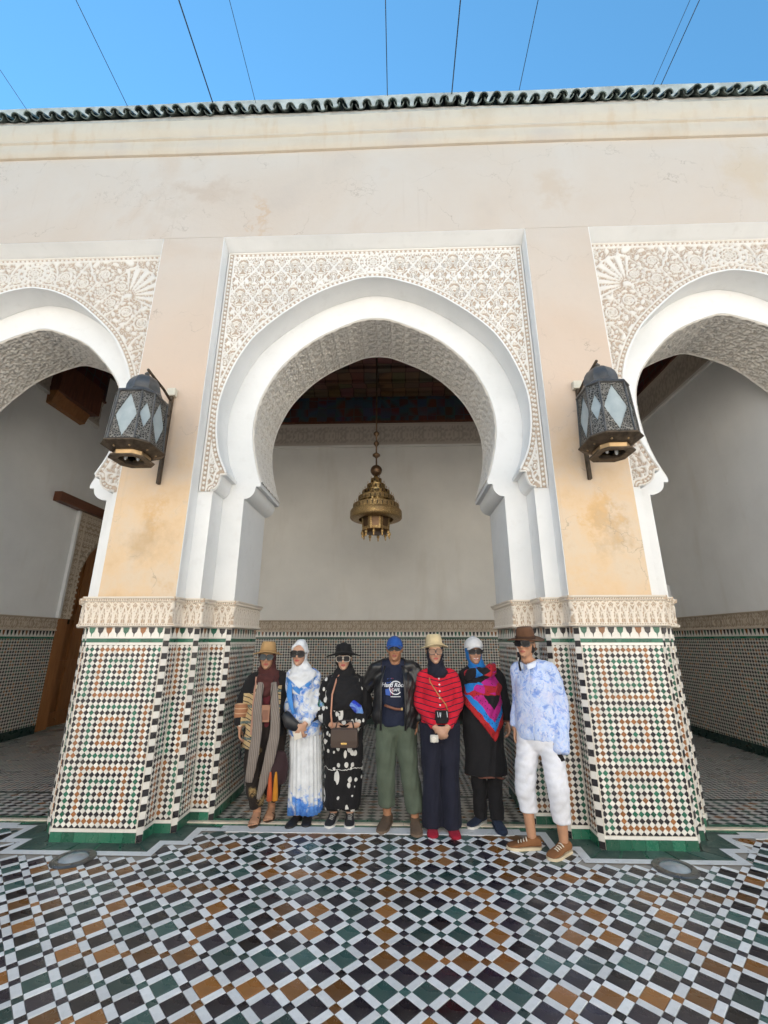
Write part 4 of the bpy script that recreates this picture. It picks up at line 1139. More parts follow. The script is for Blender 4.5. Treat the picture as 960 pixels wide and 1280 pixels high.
def hand(mb, w, d, n, side, curl=.35, k=1.0, spread=.0):
    """palm, four unequal bent fingers and a thumb from the side of the palm. w wrist, d finger direction, n palm facing, side = thumb side along d x n"""
    w, d, n = Vector(w), Vector(d).normalized(), Vector(n).normalized(); n = (n-d*n.dot(d)).normalized(); l = d.cross(n)*side
    etube(mb, [w-d*.02*k, w+d*.02*k, w+d*.055*k, w+d*.088*k], [(.025*k, .019*k), (.031*k, .017*k), (.039*k, .015*k), (.036*k, .0125*k)], 14, side=l)
    for i, L in enumerate((.070, .078, .073, .057)):
        p = w+d*(.086-.004*abs(i-1.2))*k+l*(.0285-.0195*i)*k; a = 0; pts = [p-d*.012*k, p]
        for s, fr in enumerate((.45, .32, .25)):
            a += curl*(.8+.35*s+.06*i); q = d*math.cos(a)+n*math.sin(a)+l*(spread*(1.5-i)*.1)
            pts.append(pts[-1]+q.normalized()*L*fr*k)
        etube(mb, pts, [.0098*k, .0096*k, .0088*k, .0080*k, .0068*k], 8, side=l)
    p = w+d*.022*k+l*.026*k; q1 = (d*.62+l*.62+n*.30).normalized(); q2 = (d*.92+l*.10+n*.42).normalized()
    etube(mb, [p-q1*.012*k, p+q1*.034*k, p+q1*.034*k+q2*.028*k, p+q1*.034*k+q2*.05*k], [.0135*k, .0115*k, .0098*k, .0075*k], 8, side=n)

def head_matrix(pos, yaw=0, tilt=0, nod=0):
    return Matrix.Translation(Vector(pos)) @ Matrix.Rotation(yaw, 4, 'Z') @ Matrix.Rotation(tilt, 4, 'Y') @ Matrix.Rotation(nod, 4, 'X')
HEADR = [(-.004, .018, .066, -.020), (.010, .034, .084, .0), (.030, .047, .091, .035), (.055, .057, .090, .065), (.085, .065, .088, .088), (.115, .070, .087, .098), (.145, .0725, .089, .102), (.172, .070, .083, .098), (.196, .059, .066, .082), (.212, .041, .043, .058), (.222, .016, .016, .02)]
def head_geo(mb, Hm, k=1.0):
    b = MB(); n = 28; rings = []
    for z, wd_, f, bk in HEADR:
        r = []
        for i in range(n):
            a = 2*PI*i/n; c, s = math.cos(a), math.sin(a)
            y = -f*(abs(s)**.85) if s < 0 else bk*(abs(s)**.9)
            r.append((wd_*(abs(c)**.8)*(1 if c > 0 else -1)*k, y*k, z*k))
        rings.append(r)
    b.loft(rings)
    etube(b, [(0, -.083*k, .122*k), (0, -.096*k, .105*k), (0, -.107*k, .083*k), (0, -.094*k, .074*k)], [.008*k, .010*k, .0145*k, .012*k], 10)
    for s in (-1, 1):
        etube(b, [(s*.010*k, -.092*k, .077*k), (s*.014*k, -.091*k, .078*k)], [.008*k, .007*k], 8)
        etube(b, [(s*.016*k, -.087*k, .136*k), (s*.034*k, -.084*k, .140*k), (s*.052*k, -.070*k, .134*k)], [.007*k, .008*k, .006*k], 8)      # brow ridge
        etube(b, [(s*.036*k, -.074*k, .090*k), (s*.046*k, -.062*k, .085*k)], [.019*k, .016*k], 10)                                          # cheek
        etube(b, [(s*.073*k, .012*k, .085*k), (s*.079*k, .018*k, .108*k), (s*.077*k, .014*k, .130*k)], [(.008*k, .012*k), (.009*k, .017*k), (.008*k, .014*k)], 10, side=(1, 0, 0))   # ear
    etube(b, [(-.018*k, -.091*k, .0555*k), (0, -.097*k, .0575*k), (.018*k, -.091*k, .0555*k)], [.0045*k, .0065*k, .0045*k], 8, side=(0, 0, 1))
    etube(b, [(-.015*k, -.090*k, .0465*k), (0, -.095*k, .0450*k), (.015*k, -.090*k, .0465*k)], [.005*k, .0075*k, .005*k], 8, side=(0, 0, 1))
    etube(b, [(-.012*k, -.083*k, .018*k), (.012*k, -.083*k, .018*k)], [.012*k, .012*k], 8, side=(0, 0, 1))
    mb.add([tuple(Hm @ Vector(p)) for p in b.v], b.f)
def xf(mb, Hm):
    mb.v = [tuple(Hm @ Vector(p)) for p in mb.v]; return mb
def mk_skin(name, col, lip, rough=.5):
    g = G(name, rough, .4)
    f = g.noise(24, 4)
    c = g.mix(g.mr(f, .35, .7), tuple(x*.92 for x in col), tuple(min(1, x*1.06) for x in col))
    c = g.mix(g.mr(g.attr('blush'), 0, 1, 0, .35), c, (col[0]*.98, col[1]*.70, col[2]*.66))
    c = g.mix(g.attr('lip'), c, lip); c = g.mix(g.attr('brow'), c, (.02,.014,.01))
    g.set('Base Color', c); g.set('Subsurface Weight', .08); g.set('Subsurface Radius', (.01, .004, .002)); return g.m

def person(X0, Y0, rz, label, H, skin, j, head, hands=(), voxel=.0062, neck_r=.05, build=1.0):
    root = tag(empty('person', (X0, Y0, 0), rz), label, 'person', 'visitors posing under the central arch')
    Hm = head_matrix(*head)
    mb = MB(); head_geo(mb, Hm, .98)
    hp = Hm.translation
    sh = (Vector(j['sh'][0])+Vector(j['sh'][1]))/2
    hip = (Vector(j['hip'][0])+Vector(j['hip'][1]))/2
    etube(mb, [Hm @ Vector((0, .012, .05)), Hm @ Vector((0, .014, -.02)), (sh.x, sh.y+.005, sh.z+.03), (sh.x, sh.y, sh.z-.05)], [neck_r, neck_r*.98, neck_r*1.02, neck_r*1.1], 16)
    shw = abs(j['sh'][1][0]-j['sh'][0][0])/2
    P, R = dens([sh+Vector((0, .004, -.045)), sh.lerp(hip, .25), sh.lerp(hip, .6), hip+Vector((0, 0, .04)), hip-Vector((0, 0, .05))], [(shw*.70, .06), (shw*.85, .095*build), (shw*.78, .095*build), (.155*build, .105*build), (.13*build, .09*build)])
    etube(mb, P, R, 22)
    for s in (0, 1):
        dn_ = Vector((0, .004, -.022)); P, R = dens([sh.lerp(Vector(j['sh'][s]), .5)+dn_*1.6, Vector(j['sh'][s])*1.0+dn_, j['el'][s], j['wr'][s]], [.038, .038*build, .036*build, .0275])
        etube(mb, P, R, 14)
        P, R = dens([j['hip'][s], j['kn'][s], j['an'][s]], [(.082*build, .085*build), (.054*build, .056*build), (.036, .038)])
        etube(mb, P, R, 14)
    for h in hands: hand(mb, *h)
    Hi = np.array(Hm.inverted())
    def loc(V): return (V @ Hi[:3, :3].T + Hi[:3, 3])/.98
    def lip(V):
        q = loc(V); d = np.sqrt((q[:, 0]/.024)**2+((q[:, 2]-.051)/.0095)**2); return np.where(q[:, 1] < -.075, np.clip((1.12-d)*5, 0, 1), 0)
    def brow(V):
        q = loc(V); zc = .137+.004*np.cos(q[:, 0]*60); d = np.abs(q[:, 2]-zc)/.0055; ax = np.abs(q[:, 0])
        return np.where((q[:, 1] < -.05) & (ax > .014) & (ax < .055), np.clip((1.1-d)*4, 0, 1), 0)*.8
    def blush(V):
        q = loc(V); d = np.hypot((np.abs(q[:, 0])-.036)/.024, (q[:, 2]-.078)/.022); dn = np.hypot(q[:, 0]/.014, (q[:, 2]-.083)/.012); return np.where(q[:, 1] < -.04, np.clip(1.3-np.minimum(d, dn), 0, 1), 0)
    body = fuse('body', mb, voxel, skin, root, 3, attrs={'lip': lip, 'brow': brow, 'blush': blush})
    return root, Hm

# --- clothing helpers
def cloth(name, base, fn=None, rough=.85, weave=260, wr_=2.2):
    g = G(name, rough, .25)
    f = g.noise(9, 5)
    c = g.mix(g.mr(f, .3, .7), tuple(x*.82 for x in base), tuple(min(1, x*1.12) for x in base))
    if fn: c = fn(g, c)
    g.set('Base Color', c)
    wr = g.n('TexNoise', Vector=g.scale(g.obj(), (1, 1, .55)), Scale=15, Detail=3, Roughness=.5, Distortion=1.8)
    g.bump(g.ma('ADD', g.ma('MULTIPLY', wr, wr_), g.ma('MULTIPLY', g.noise(weave, 2), .5)), .55, .004); g.set('Sheen Weight', .04); return g.m
def torso_pts(j, top=.02, bottom=None, ease=.012, w=(.9, 1.0, .9, 1.05), d=(.095, .115, .115, .12), flare=None, tail=None):
    sh = (Vector(j['sh'][0])+Vector(j['sh'][1]))/2; hip = (Vector(j['hip'][0])+Vector(j['hip'][1]))/2
    shw = abs(j['sh'][1][0]-j['sh'][0][0])/2
    P = [sh+Vector((0, 0, top)), sh.lerp(hip, .22), sh.lerp(hip, .6), hip+Vector((0, 0, .06))]
    R = [(shw*w[0]*.75, d[0]*.72), (shw*w[1]+ease*.6, d[1]+ease), (shw*w[2]+ease, d[2]+ease), (shw*w[3]+ease, d[3]+ease)]
    for z, ra, rb in (tail or []): P.append(Vector((hip.x, hip.y, z))); R.append((ra, rb))
    return P, R
def sleeve(mb, j, s, r=(.062, .055, .05), upto=1.0, start=.45, n=16):
    sh = (Vector(j['sh'][0])+Vector(j['sh'][1]))/2; S, E, W = Vector(j['sh'][s]), Vector(j['el'][s]), Vector(j['wr'][s])
    end = E.lerp(W, upto)
    P, R = dens([sh.lerp(S, .22)+Vector((0, 0, .012)), sh.lerp(S, .66)+Vector((0, 0, -.004)), S+Vector((0, 0, -.022)), S.lerp(E, .5), E, E.lerp(end, .55), end], [r[0]*.98, r[0]*1.0, r[0]*.98, (r[0]+r[1])/2, r[1], (r[1]+r[2])/2, r[2]], 3)
    etube(mb, P, R, n, capk=.3)
def leg(mb, j, s, r=((.095, .1), (.075, .08), (.07, .075)), zend=.06, knee=None):
    Hp, K, A = Vector(j['hip'][s]), Vector(j['kn'][s]), Vector(j['an'][s])
    t = (K.z-zend)/max(.01, K.z-A.z); E = K.lerp(A, t)
    P, R = dens([Hp+Vector((0, 0, .06)), Hp, K, K.lerp(E, .55), E], [r[0], r[0], r[1], tuple((a+b)/2 for a, b in zip(r[1] if hasattr(r[1], '__len__') else (r[1],)*2, r[2] if hasattr(r[2], '__len__') else (r[2],)*2)), r[2]], 4)
    etube(mb, P, R, 18, capk=.12)
def face_open(Hm, cz=.095, hw=.060, hh=.092, push=.045):
    Hi = np.array(Hm.inverted()); Hf = np.array(Hm)
    def ed(V):
        q = V @ Hi[:3, :3].T + Hi[:3, 3]
        d = np.sqrt((q[:, 0]/hw)**2+((q[:, 2]-cz)/hh)**2)
        k = (q[:, 1] < -.012) & (d < 1.12)
        q[:, 1] = np.where(k, q[:, 1]+push*np.clip((1.12-d)/.14, 0, 1), q[:, 1])
        return q @ Hf[:3, :3].T + Hf[:3, 3]
    return ed
def hijab(root, Hm, mat, drape, seed=0, hw=.060, hh=.092, cz=.095, fold=.0035, name='hijab', voxel=.0075):
    """drape: list of (centre, (across, depth)) from the neck down over the chest"""
    b = MB()
    etube(b, [Hm @ Vector((0, .008, .025)), Hm @ Vector((0, .010, .08)), Hm @ Vector((0, .010, .13)), Hm @ Vector((0, .010, .18)), Hm @ Vector((0, .006, .21))], [(.070, .088), (.080, .100), (.085, .108), (.079, .1), (.055, .075)], 26, side=tuple(Hm.to_3x3() @ Vector((1, 0, 0))))
    P, R = dens([tuple(Hm @ Vector((0, .0, .04)))]+[d[0] for d in drape], [(.068, .075)]+[d[1] for d in drape])
    etube(b, P, R, 26, capk=.25)
    return fuse(name, b, voxel, mat, root, 4, fold, edit=face_open(Hm, cz, hw, hh), seed=seed, fdir=(.7, .7, 1.3), fsc=26)
def sunglasses(root, Hm, frame, lens, w=.030, h=.024, z=.118, round_=2.6, name='sunglasses'):
    t = MB(); n = 24
    fr = None; L = []
    for s in (-1, 1):
        cx_ = s*.034
        def pt(a, k, y): 
            c, s_ = math.cos(a), math.sin(a)
            x = cx_+w*k*abs(c)**(2/round_)*(1 if c > 0 else -1); zz = z+h*k*abs(s_)**(2/round_)*(1 if s_ > 0 else -1)
            return (x, y+.9*x*x*3.2, zz)
        m = MB(); m.add([pt(2*PI*i/n, 1, -.104) for i in range(n)]+[pt(2*PI*i/n, 1, -.1) for i in range(n)], [tuple(range(n)), tuple(range(n, 2*n))[::-1]]); L.append(m)
        t.loft([[pt(2*PI*i/n, k, y) for i in range(n)] for k, y in ((1.0, -.107), (1.16, -.107), (1.16, -.098), (1.0, -.098), (1.0, -.107))], cap=False)
        t.obox((s*.076, -.045, z+.008), (.002, 0, 0), (0, .055, 0), (0, 0, .0045))
    t.obox((0, -.105, z+.006), (.009, 0, 0), (0, .003, 0), (0, 0, .0035))
    g = xf(t, Hm).obj(name, frame, root, smooth=True, auto=40)
    for m in L: xf(m, Hm).obj('lens', lens, g)
    return g
def hat(root, Hm, mat, band=None, crown=(.088, .105), top=.10, brim=.155, z0=.150, warp=.02, pinch=.0, name='hat', flat=False, tilt=0):
    n = 40; kx, ky = 1.0, 1.14
    prof = [(.99, -.012), (1.0, .0), (.985, top*.45), (.95, top*.78), (.84, top*.96), (.6, top*(1.02 if not pinch else .96)), (.3, top*(1.03 if not pinch else .86)), (.0, top*(1.03 if not pinch else .82))]
    T = Hm @ Matrix.Translation((0, .006, z0)) @ Matrix.Rotation(tilt, 4, 'X')
    b = MB(); r0 = crown[0]
    b.loft([[(k*r0*kx*math.cos(2*PI*i/n)*(1-pinch*max(0, z/top)*abs(math.cos(2*PI*i/n))*.3), k*r0*ky*math.sin(2*PI*i/n), z) for i in range(n)] for k, z in prof], cap=False)
    h = xf(b, T).obj(name, mat, root, smooth=True)
    b = MB(); rings = []
    for f, dz in ((0, .004), (.25, .001), (.6, -.002), (.9, .0), (1.0, .002), (1.0, -.004), (.9, -.006), (.5, -.008), (0, -.004)):
        rings.append([((r0*.97*kx+f*(brim-r0))*math.cos(2*PI*i/n), (r0*.97*ky+f*(brim-r0))*math.sin(2*PI*i/n), dz+f*warp*(abs(math.cos(2*PI*i/n))**1.5-.55+.2*math.sin(4*PI*i/n+1))) for i in range(n)])
    b.loft(rings, cap=False); xf(b, T).obj('brim', mat, h, smooth=True)
    if band:
        b = MB(); b.loft([[(k*r0*kx*math.cos(2*PI*i/n), k*r0*ky*math.sin(2*PI*i/n), z) for i in range(n)] for k, z in ((1.0, .0), (1.025, .002), (1.02, .026), (.99, .028))], cap=False); xf(b, T).obj('hat_band', band, h, smooth=True)
    return h
def ball_cap(root, Hm, mat, name='cap', z0=.135, visor=.075, k=1.0):
    n = 36; T = Hm @ Matrix.Translation((0, .006, z0)) @ Matrix.Rotation(-.10, 4, 'X')
    b = MB(); b.loft([[(.080*k*math.cos(t)*math.cos(2*PI*i/n), .106*k*math.cos(t)*math.sin(2*PI*i/n), .098*math.sin(t)) for i in range(n)] for t in np.linspace(-.12, PI/2-.03, 12)], cap=False)
    c = xf(b, T).obj(name, mat, root, smooth=True)
    b = MB(); rows = []
    for f in np.linspace(0, 1, 7):
        rows.append([((.078*(1-.22*f*f))*x, -(.098*math.sqrt(max(0, 1-(x*.8)**2))+visor*f*math.sqrt(max(0, 1-(.72*x)**2))*(1-.15*x*x)), .002-.012*f-.022*x*x+dz) for x in np.linspace(-1, 1, 13) for dz in (0,)])
    up = rows; dn = [[(x, y, z-.004) for x, y, z in r] for r in rows]
    m = MB(); nr, nc = len(rows), 13
    m.add([p for r in up for p in r]+[p for r in dn for p in r], [(i*nc+q, i*nc+q+1, (i+1)*nc+q+1, (i+1)*nc+q) for i in range(nr-1) for q in range(nc-1)]+[(nr*nc+i*nc+q, nr*nc+(i+1)*nc+q, nr*nc+(i+1)*nc+q+1, nr*nc+i*nc+q+1) for i in range(nr-1) for q in range(nc-1)]+[((nr-1)*nc+q, (nr-1)*nc+q+1, nr*nc+(nr-1)*nc+q+1, nr*nc+(nr-1)*nc+q) for q in range(nc-1)])
    xf(m, T).obj('visor', mat, c, smooth=True, auto=40)
    q = MB(); q.lathe([(.008, .095), (.007, .101), (.001, .104)], n=10); xf(q, T).obj('cap_button', mat, c, smooth=True)
    return c
def shoe(root, an, dirv, mat, sole=None, L=.255, W=.046, hgt=.085, name='shoe', laces=None, z=0, open_=False):
    d = Vector((dirv[0], dirv[1], 0)).normalized(); s = Vector((-d.y, d.x, 0)); o = Vector((an[0], an[1], z))-d*.065
    b = MB(); st = 0 if sole is None else .016
    for t, w_, h_ in (): pass
    P = [(-.0, .6, .72), (.08, .82, .95), (.22, .86, 1.0), (.34, .80, .92), (.46, .86, .70), (.62, 1.0, .56), (.78, 1.02, .46), (.90, .88, .38), (.97, .6, .28), (1.0, .3, .18)]
    n = 16; rings = []
    for t, w_, h_ in P:
        c = o+d*L*t; r = []
        for i in range(n):
            a = 2*PI*i/n; x, y = math.cos(a), math.sin(a)
            r.append(c+s*W*w_*(abs(x)**.75)*(1 if x > 0 else -1)+Vector((0, 0, st+.001+max(0, hgt*h_-st)*(.5+.5*(abs(y)**.7)*(1 if y > 0 else -1)))))
        rings.append(r)
    b.loft(rings); sh = b.obj(name, mat, root, smooth=True, auto=50)
    sb = MB(); out = []
    for i in range(28):
        a = 2*PI*i/28; t = .5+.52*math.cos(a); w_ = np.interp(t, [0, .1, .45, .7, .9, 1.0], [.55, .86, .88, 1.08, .9, .4]); out.append(o+d*L*t+s*W*1.06*w_*(1 if math.sin(a) > 0 else -1)*min(1, abs(math.sin(a))*3))
    sb.loft([[p+Vector((0, 0, zz)) for p in out] for zz in (.0005, .020 if sole else .008)]); sb.obj('sole', sole or mat, sh)
    if laces:
        for t in (.40, .48, .56, .64):
            zz = hgt*np.interp(t, [.34, .46, .62, .78], [.92, .70, .56, .46])+.004; c = o+d*L*t+Vector((0, 0, zz)); m = MB()
            m.tube([c-s*W*.62-Vector((0,0,.016)), c-s*W*.2, c+s*W*.2+d*.008, c+s*W*.62-Vector((0,0,.016))+d*.008], .0045, 6); m.obj('lace', laces, sh, smooth=True)
    return sh

LENSD = plain('dark_lens', (.010,.008,.009), .22, .25, var=.05)
FRAMEB = plain('black_acetate', (.012,.011,.012), .25, .6, var=.05)
BLACKC = cloth('black_cloth', (.013,.0125,.014))
NAVYC = cloth('navy_cloth', (.013,.014,.026))
PHONE = plain('phone_black', (.015,.015,.017), .15, .6, var=.05)
PHONEW = plain('phone_cream', (.62,.55,.46), .3, .5, var=.05)
def ribbon(root, name, pts, wid, thick, mat, side=(1, 0, 0), parent=None):
    P, R = dens(pts, [(w_, thick) for w_ in (wid if hasattr(wid, '__len__') else [wid]*len(pts))], 5)
    b = MB(); etube(b, P, R, 14, side=side, capk=.3); return b.obj(name, mat, parent or root, smooth=True, auto=60)
def bands(g, v, stops): return g.ramp(v, stops, 'CONSTANT')

# ===== 1: straw hat, woven vest, long striped scarf
J = dict(sh=[(-.135, .0, 1.235), (.175, .0, 1.235)], el=[(-.225, .0, .99), (.225, .03, .99)], wr=[(-.215, -.06, .80), (.20, -.01, .78)],
         hip=[(-.065, 0, .73), (.105, 0, .73)], kn=[(-.05, -.03, .41), (.11, .0, .41)], an=[(-.005, 0, .07), (.11, .10, .09)])
S1 = mk_skin('skin_tan', (.40,.215,.13), (.34,.07,.06))
p, Hm = person(-1.05, .46, .12, 'woman in straw fedora, maroon headscarf and black cardigan with beige woven panels', 1.50, S1, J, ((-.01, -.035, 1.322), .05, .03, .03),
    [((-.215, -.06, .80), (.08, -.12, -1), (1, .1, 0), -1, .45), ((.20, -.01, .78), (0, -.1, -1), (-1, 0, 0), 1, .4)])
def c_floral(g, c):
    o = g.xyz(); v = g.n('TexVoronoi', 0, Vector=g.scale(g.obj(), (1, .6, .8)), Scale=7.5, Randomness=1.0); n_ = g.noise(30, 4, .7)
    m = g.ma('MULTIPLY', g.mr(g.ma('ADD', v, g.mr(n_, .3, .7, -.22, .22)), .24, .34, 1, 0), g.mr(n_, .42, .52))
    m = g.ma('MULTIPLY', m, g.mr(o[2], .66, .60, 0, 1))
    return g.mix(m, c, g.ramp(g.noise(17, 3), [(.35, (.30,.18,.07)), (.6, (.45,.33,.15))]))
b = MB(); 
for s in (0, 1): leg(b, J, s, ((.115, .115), (.10, .10), (.062, .068)), .115 if s == 0 else .15)
etube(b, [(.02, 0, .86), (.02, 0, .70)], [(.165, .125), (.17, .13)], 20)
fuse('trousers', b, .009, cloth('dark_floral_cloth', (.022,.016,.014), c_floral), p, 5, .005, seed=1, fdir=(1, 1, .6))
b = MB(); P, R = torso_pts(J, ease=.004, tail=[(.80, .165, .12)]); etube(b, P, R, 22)
fuse('blouse', b, .009, cloth('burgundy_cloth', (.12,.022,.028)), p, 4, .003)
def c_vest(g, c):
    o = g.xyz(); x, y, z = o
    ins = lambda a, lo, hi: g.ma('MULTIPLY', g.ma('GREATER_THAN', a, lo), g.ma('LESS_THAN', a, hi))
    zf = g.ma('FRACT', g.ma('MULTIPLY', g.ma('ADD', z, g.ma('MULTIPLY', x, .35)), 22)); zt = g.ma('FRACT', g.ma('MULTIPLY', z, 7.2))
    wov = g.mix(g.ma('LESS_THAN', zf, .22), (.50,.36,.18), (.055,.045,.04)); wov = g.mix(g.ma('LESS_THAN', zt, .16), wov, (.10,.14,.13))
    wov = g.mix(g.mr(g.noise(70, 3), .5, .7, 0, .5), wov, (.60,.49,.33))
    fr = g.ma('LESS_THAN', y, .0)
    left = g.ma('MULTIPLY', fr, g.ma('MULTIPLY', ins(x, -.205, -.075), ins(z, .60, 1.10)))
    right = g.ma('MULTIPLY', fr, g.ma('MULTIPLY', ins(x, .125, .158), ins(z, .8, 1.17)))
    c = g.mix(g.ma('MAXIMUM', left, right), c, wov)
    chk = g.ma('FRACT', g.ma('MULTIPLY', z, 17)); trim = g.mix(g.ma('LESS_THAN', chk, .45), (.50,.46,.30), (.02,.02,.02))
    c = g.mix(g.ma('MULTIPLY', fr, g.ma('MULTIPLY', ins(x, -.085, -.055), ins(z, .60, 1.22))), c, trim)
    c = g.mix(g.ma('MULTIPLY', fr, g.ma('MULTIPLY', ins(x, -.105, -.085), ins(z, .74, 1.25))), c, (.45,.24,.17))
    return c
def open_front(xl, xr, push=.06, z0=-1, z1=9):
    def ed(V):
        k = (V[:, 1] < -.02) & (V[:, 2] > z0) & (V[:, 2] < z1); x = V[:, 0]
        wgt = np.clip((x-xl)/.012, 0, 1)*np.clip((xr-x)/.012, 0, 1)
        V[:, 1] = np.where(k, V[:, 1]+push*wgt, V[:, 1]); return V
    return ed
b = MB(); P, R = torso_pts(J, ease=.028, w=(.95, 1.05, .98, 1.1), d=(.10, .12, .125, .125), tail=[(.72, .205, .145), (.62, .215, .15)]); etube(b, P, R, 24, capk=.15)
for s in (0, 1): sleeve(b, J, s, (.068, .066, .056), .90)
def vest_edit(V):
    V = open_front(-.058, .12)(V)
    V[:, 2] = np.where((V[:, 0] > .0) & (V[:, 2] < .80) & (np.abs(V[:, 0]-.02) < .22), np.maximum(V[:, 2], .72+.0*V[:, 2]), V[:, 2]); return V
fuse('cardigan', b, .009, cloth('woven_panel_cardigan', (.013,.012,.013), c_vest), p, 4, .003, edit=vest_edit, seed=2)
b = MB(); E_, W_ = Vector(J['el'][0]), Vector(J['wr'][0]); etube(b, [E_.lerp(W_, .0), E_.lerp(W_, .3), E_.lerp(W_, .62)], [.069, .068, .064], 18, capk=.1)
def c_cuff(g, c):
    z = g.xyz()[2]; return g.mix(g.ma('LESS_THAN', g.ma('FRACT', g.ma('MULTIPLY', z, 24)), .2), c, (.55,.36,.22))
b.obj('tan_cuff', cloth('tan_cuff_cloth', (.36,.165,.085), c_cuff), p, smooth=True)
MAROON = cloth('maroon_scarf_cloth', (.075,.024,.022))
hijab(p, Hm, MAROON, [((.01, -.01, 1.28), (.105, .105)), ((.02, -.03, 1.21), (.125, .115)), ((.02, -.035, 1.13), (.10, .10)), ((.02, -.04, 1.06), (.06, .085))], 3, fold=.006)
def c_grey(g, c):
    x = g.xyz()[0]; f = g.ma('FRACT', g.ma('ADD', g.ma('MULTIPLY', x, 62), g.ma('MULTIPLY', g.noise(4, 2), 2.2)))
    return g.mix(g.ma('LESS_THAN', f, .35), g.mix(g.ma('GREATER_THAN', f, .85), c, (.36,.29,.23)), (.12,.10,.09))
GREY = cloth('striped_grey_scarf', (.21,.18,.16), c_grey)
ribbon(p, 'striped_scarf', [(-.035, -.125, 1.20), (-.045, -.175, 1.0), (-.03, -.185, .80), (-.045, -.18, .60), (-.075, -.16, .36)], [.030, .040, .044, .048, .034], .014, GREY)
ribbon(p, 'striped_scarf', [(.085, -.125, 1.20), (.115, -.165, 1.0), (.135, -.18, .80), (.11, -.18, .60), (.06, -.16, .36), (.02, -.15, .22)], [.030, .040, .046, .05, .042, .016], .014, GREY)
STRAW = cloth('tan_straw', (.42,.26,.115), weave=120)
hat(p, Hm, STRAW, cloth('straw_hat_band', (.34,.205,.09)), (.084, .10), .115, .150, .152, -.022, .6, 'straw_hat', tilt=-.05)
sunglasses(p, Hm, FRAMEB, plain('mirrored_lens', (.035,.045,.05), .2, .35), .030, .025, .117)
for s, sz in ((0, 0), (1, .0)):
    SAND = plain('brown_sandal', (.09,.05,.03), .6); a = J['an'][s]
    zz = 0 if s == 0 else .02
    sk = MB(); o = Vector((a[0], a[1], 0)); d = Vector((-.02, -1, 0)).normalized(); sx = Vector((1, 0, 0))
    etube(sk, [o+Vector((0, .0, .10)), o+Vector((0, -.005, .055)), o+d*.06+Vector((0, 0, .042)), o+d*.13+Vector((0, 0, .028))], [(.036, .036), (.038, .042), (.042, .03), (.044, .019)], 14, side=sx)
    for i in range(5): etube(sk, [o+d*.12+sx*(-.034+.017*i)+Vector((0, 0, .026)), o+d*(.172-.006*i)+sx*(-.036+.018*i)+Vector((0, 0, .022))], [.011-.001*(i > 0), .0095-.001*(i > 0)], 8)
    f = fuse('foot', sk, .005, S1, p, 3)
    so_ = MB(); out = [o+d*(.06+.135*math.cos(t))+sx*.05*math.sin(t)*(1+.12*math.cos(t)) for t in np.linspace(0, 2*PI, 25)[:-1]]; so_.loft([[q+Vector((0, 0, zz2)) for q in out] for zz2 in (.0, .013)]); so_.obj('sandal', SAND, f)
    st = MB(); st.tube([o+d*.085-sx*.047+Vector((0,0,.012)), o+d*.09-sx*.03+Vector((0,0,.05)), o+d*.09+sx*.03+Vector((0,0,.05)), o+d*.085+sx*.047+Vector((0,0,.012))], .010, 8); st.obj('strap', SAND, f, smooth=True)
w_ = MB(); w_.lathe([(.031, -.011), (.034, 0), (.031, .011)], tuple(Vector(J['wr'][0])+Vector((-.001, .006, .022))), 20); wt = w_.obj('watch', BLACKC, p, smooth=True)
w_ = MB(); w_.obox(Vector(J['wr'][0])+Vector((.006, -.030, .022)), (.014, 0, 0), (0, .004, 0), (0, 0, .014)); w_.obj('watch_face', PHONEW, wt, bevel=.003)
WX = lambda r, q: tuple(r.matrix_basis @ Vector(q))
bpy.context.view_layer.update()
t = tag(empty('neck_wallet', WX(p, (.035, -.165, .93)), .12), 'tan leather neck wallet hanging before the burgundy blouse', 'wallet')
m = MB(); m.box(-.038, .038, -.008, .008, -.075, .075); m.obj('pouch', plain('tan_leather', (.30,.145,.085), .5, bump=.2), t, bevel=.004)
m = MB(); m.box(-.026, .026, -.0115, -.007, -.055, .03); m.obj('pocket', plain('brown_leather', (.20,.085,.05), .5, bump=.2), t, bevel=.002)
m = MB(); m.tube([(-.03, 0, .07), (-.05, .0, .20), (-.06, .06, .33)], .003, 6); m.tube([(.03, 0, .07), (.045, 0, .20), (.05, .06, .33)], .003, 6); m.obj('cord', BLACKC, t, smooth=True)
t = tag(empty('tassel_bag', WX(p, (.175, -.13, .46)), .12), 'dark shoulder bag with orange tassels held low beside the white skirt', 'bag')
m = MB(); etube(m, [(0, 0, -.10), (0, 0, .02), (0, 0, .12)], [(.09, .05), (.10, .055), (.07, .03)], 18); m.obj('bag_body', cloth('dark_bag_cloth', (.035,.018,.02)), t, smooth=True)
for k, (dx, cc) in enumerate(((-.055, (.42,.085,.03)), (-.005, (.50,.20,.02)))):
    m = MB(); etube(m, [(dx, -.05, -.02), (dx, -.055, -.07), (dx+.004, -.055, -.16), (dx+.006, -.055, -.245)], [.008, .016, .022, .027], 12, capk=.2); m.obj('tassel', cloth('orange_tassel' if k == 0 else 'amber_tassel', cc, weave=120), t, smooth=True)
m = MB(); m.tube([(-.06, 0, .11), (-.05, .04, .35), (.0, .10, .60)], .008, 6); m.obj('shoulder_strap', BLACKC, t, smooth=True)
t = tag(empty('phone', WX(p, (-.185, -.10, .62)), .12), 'black phone held down at the side of the woman in straw fedora', 'phone')
m = MB(); m.obox((0, 0, -.02), (.004, 0, 0), (0, .034, 0), (.0, .006, .07)); m.obj('phone_case', PHONE, t, bevel=.003)
m = MB(); m.obox((.005, 0, -.02), (.0006, 0, 0), (0, .030, 0), (.0, .005, .064)); m.obj('screen', LENSD, t)

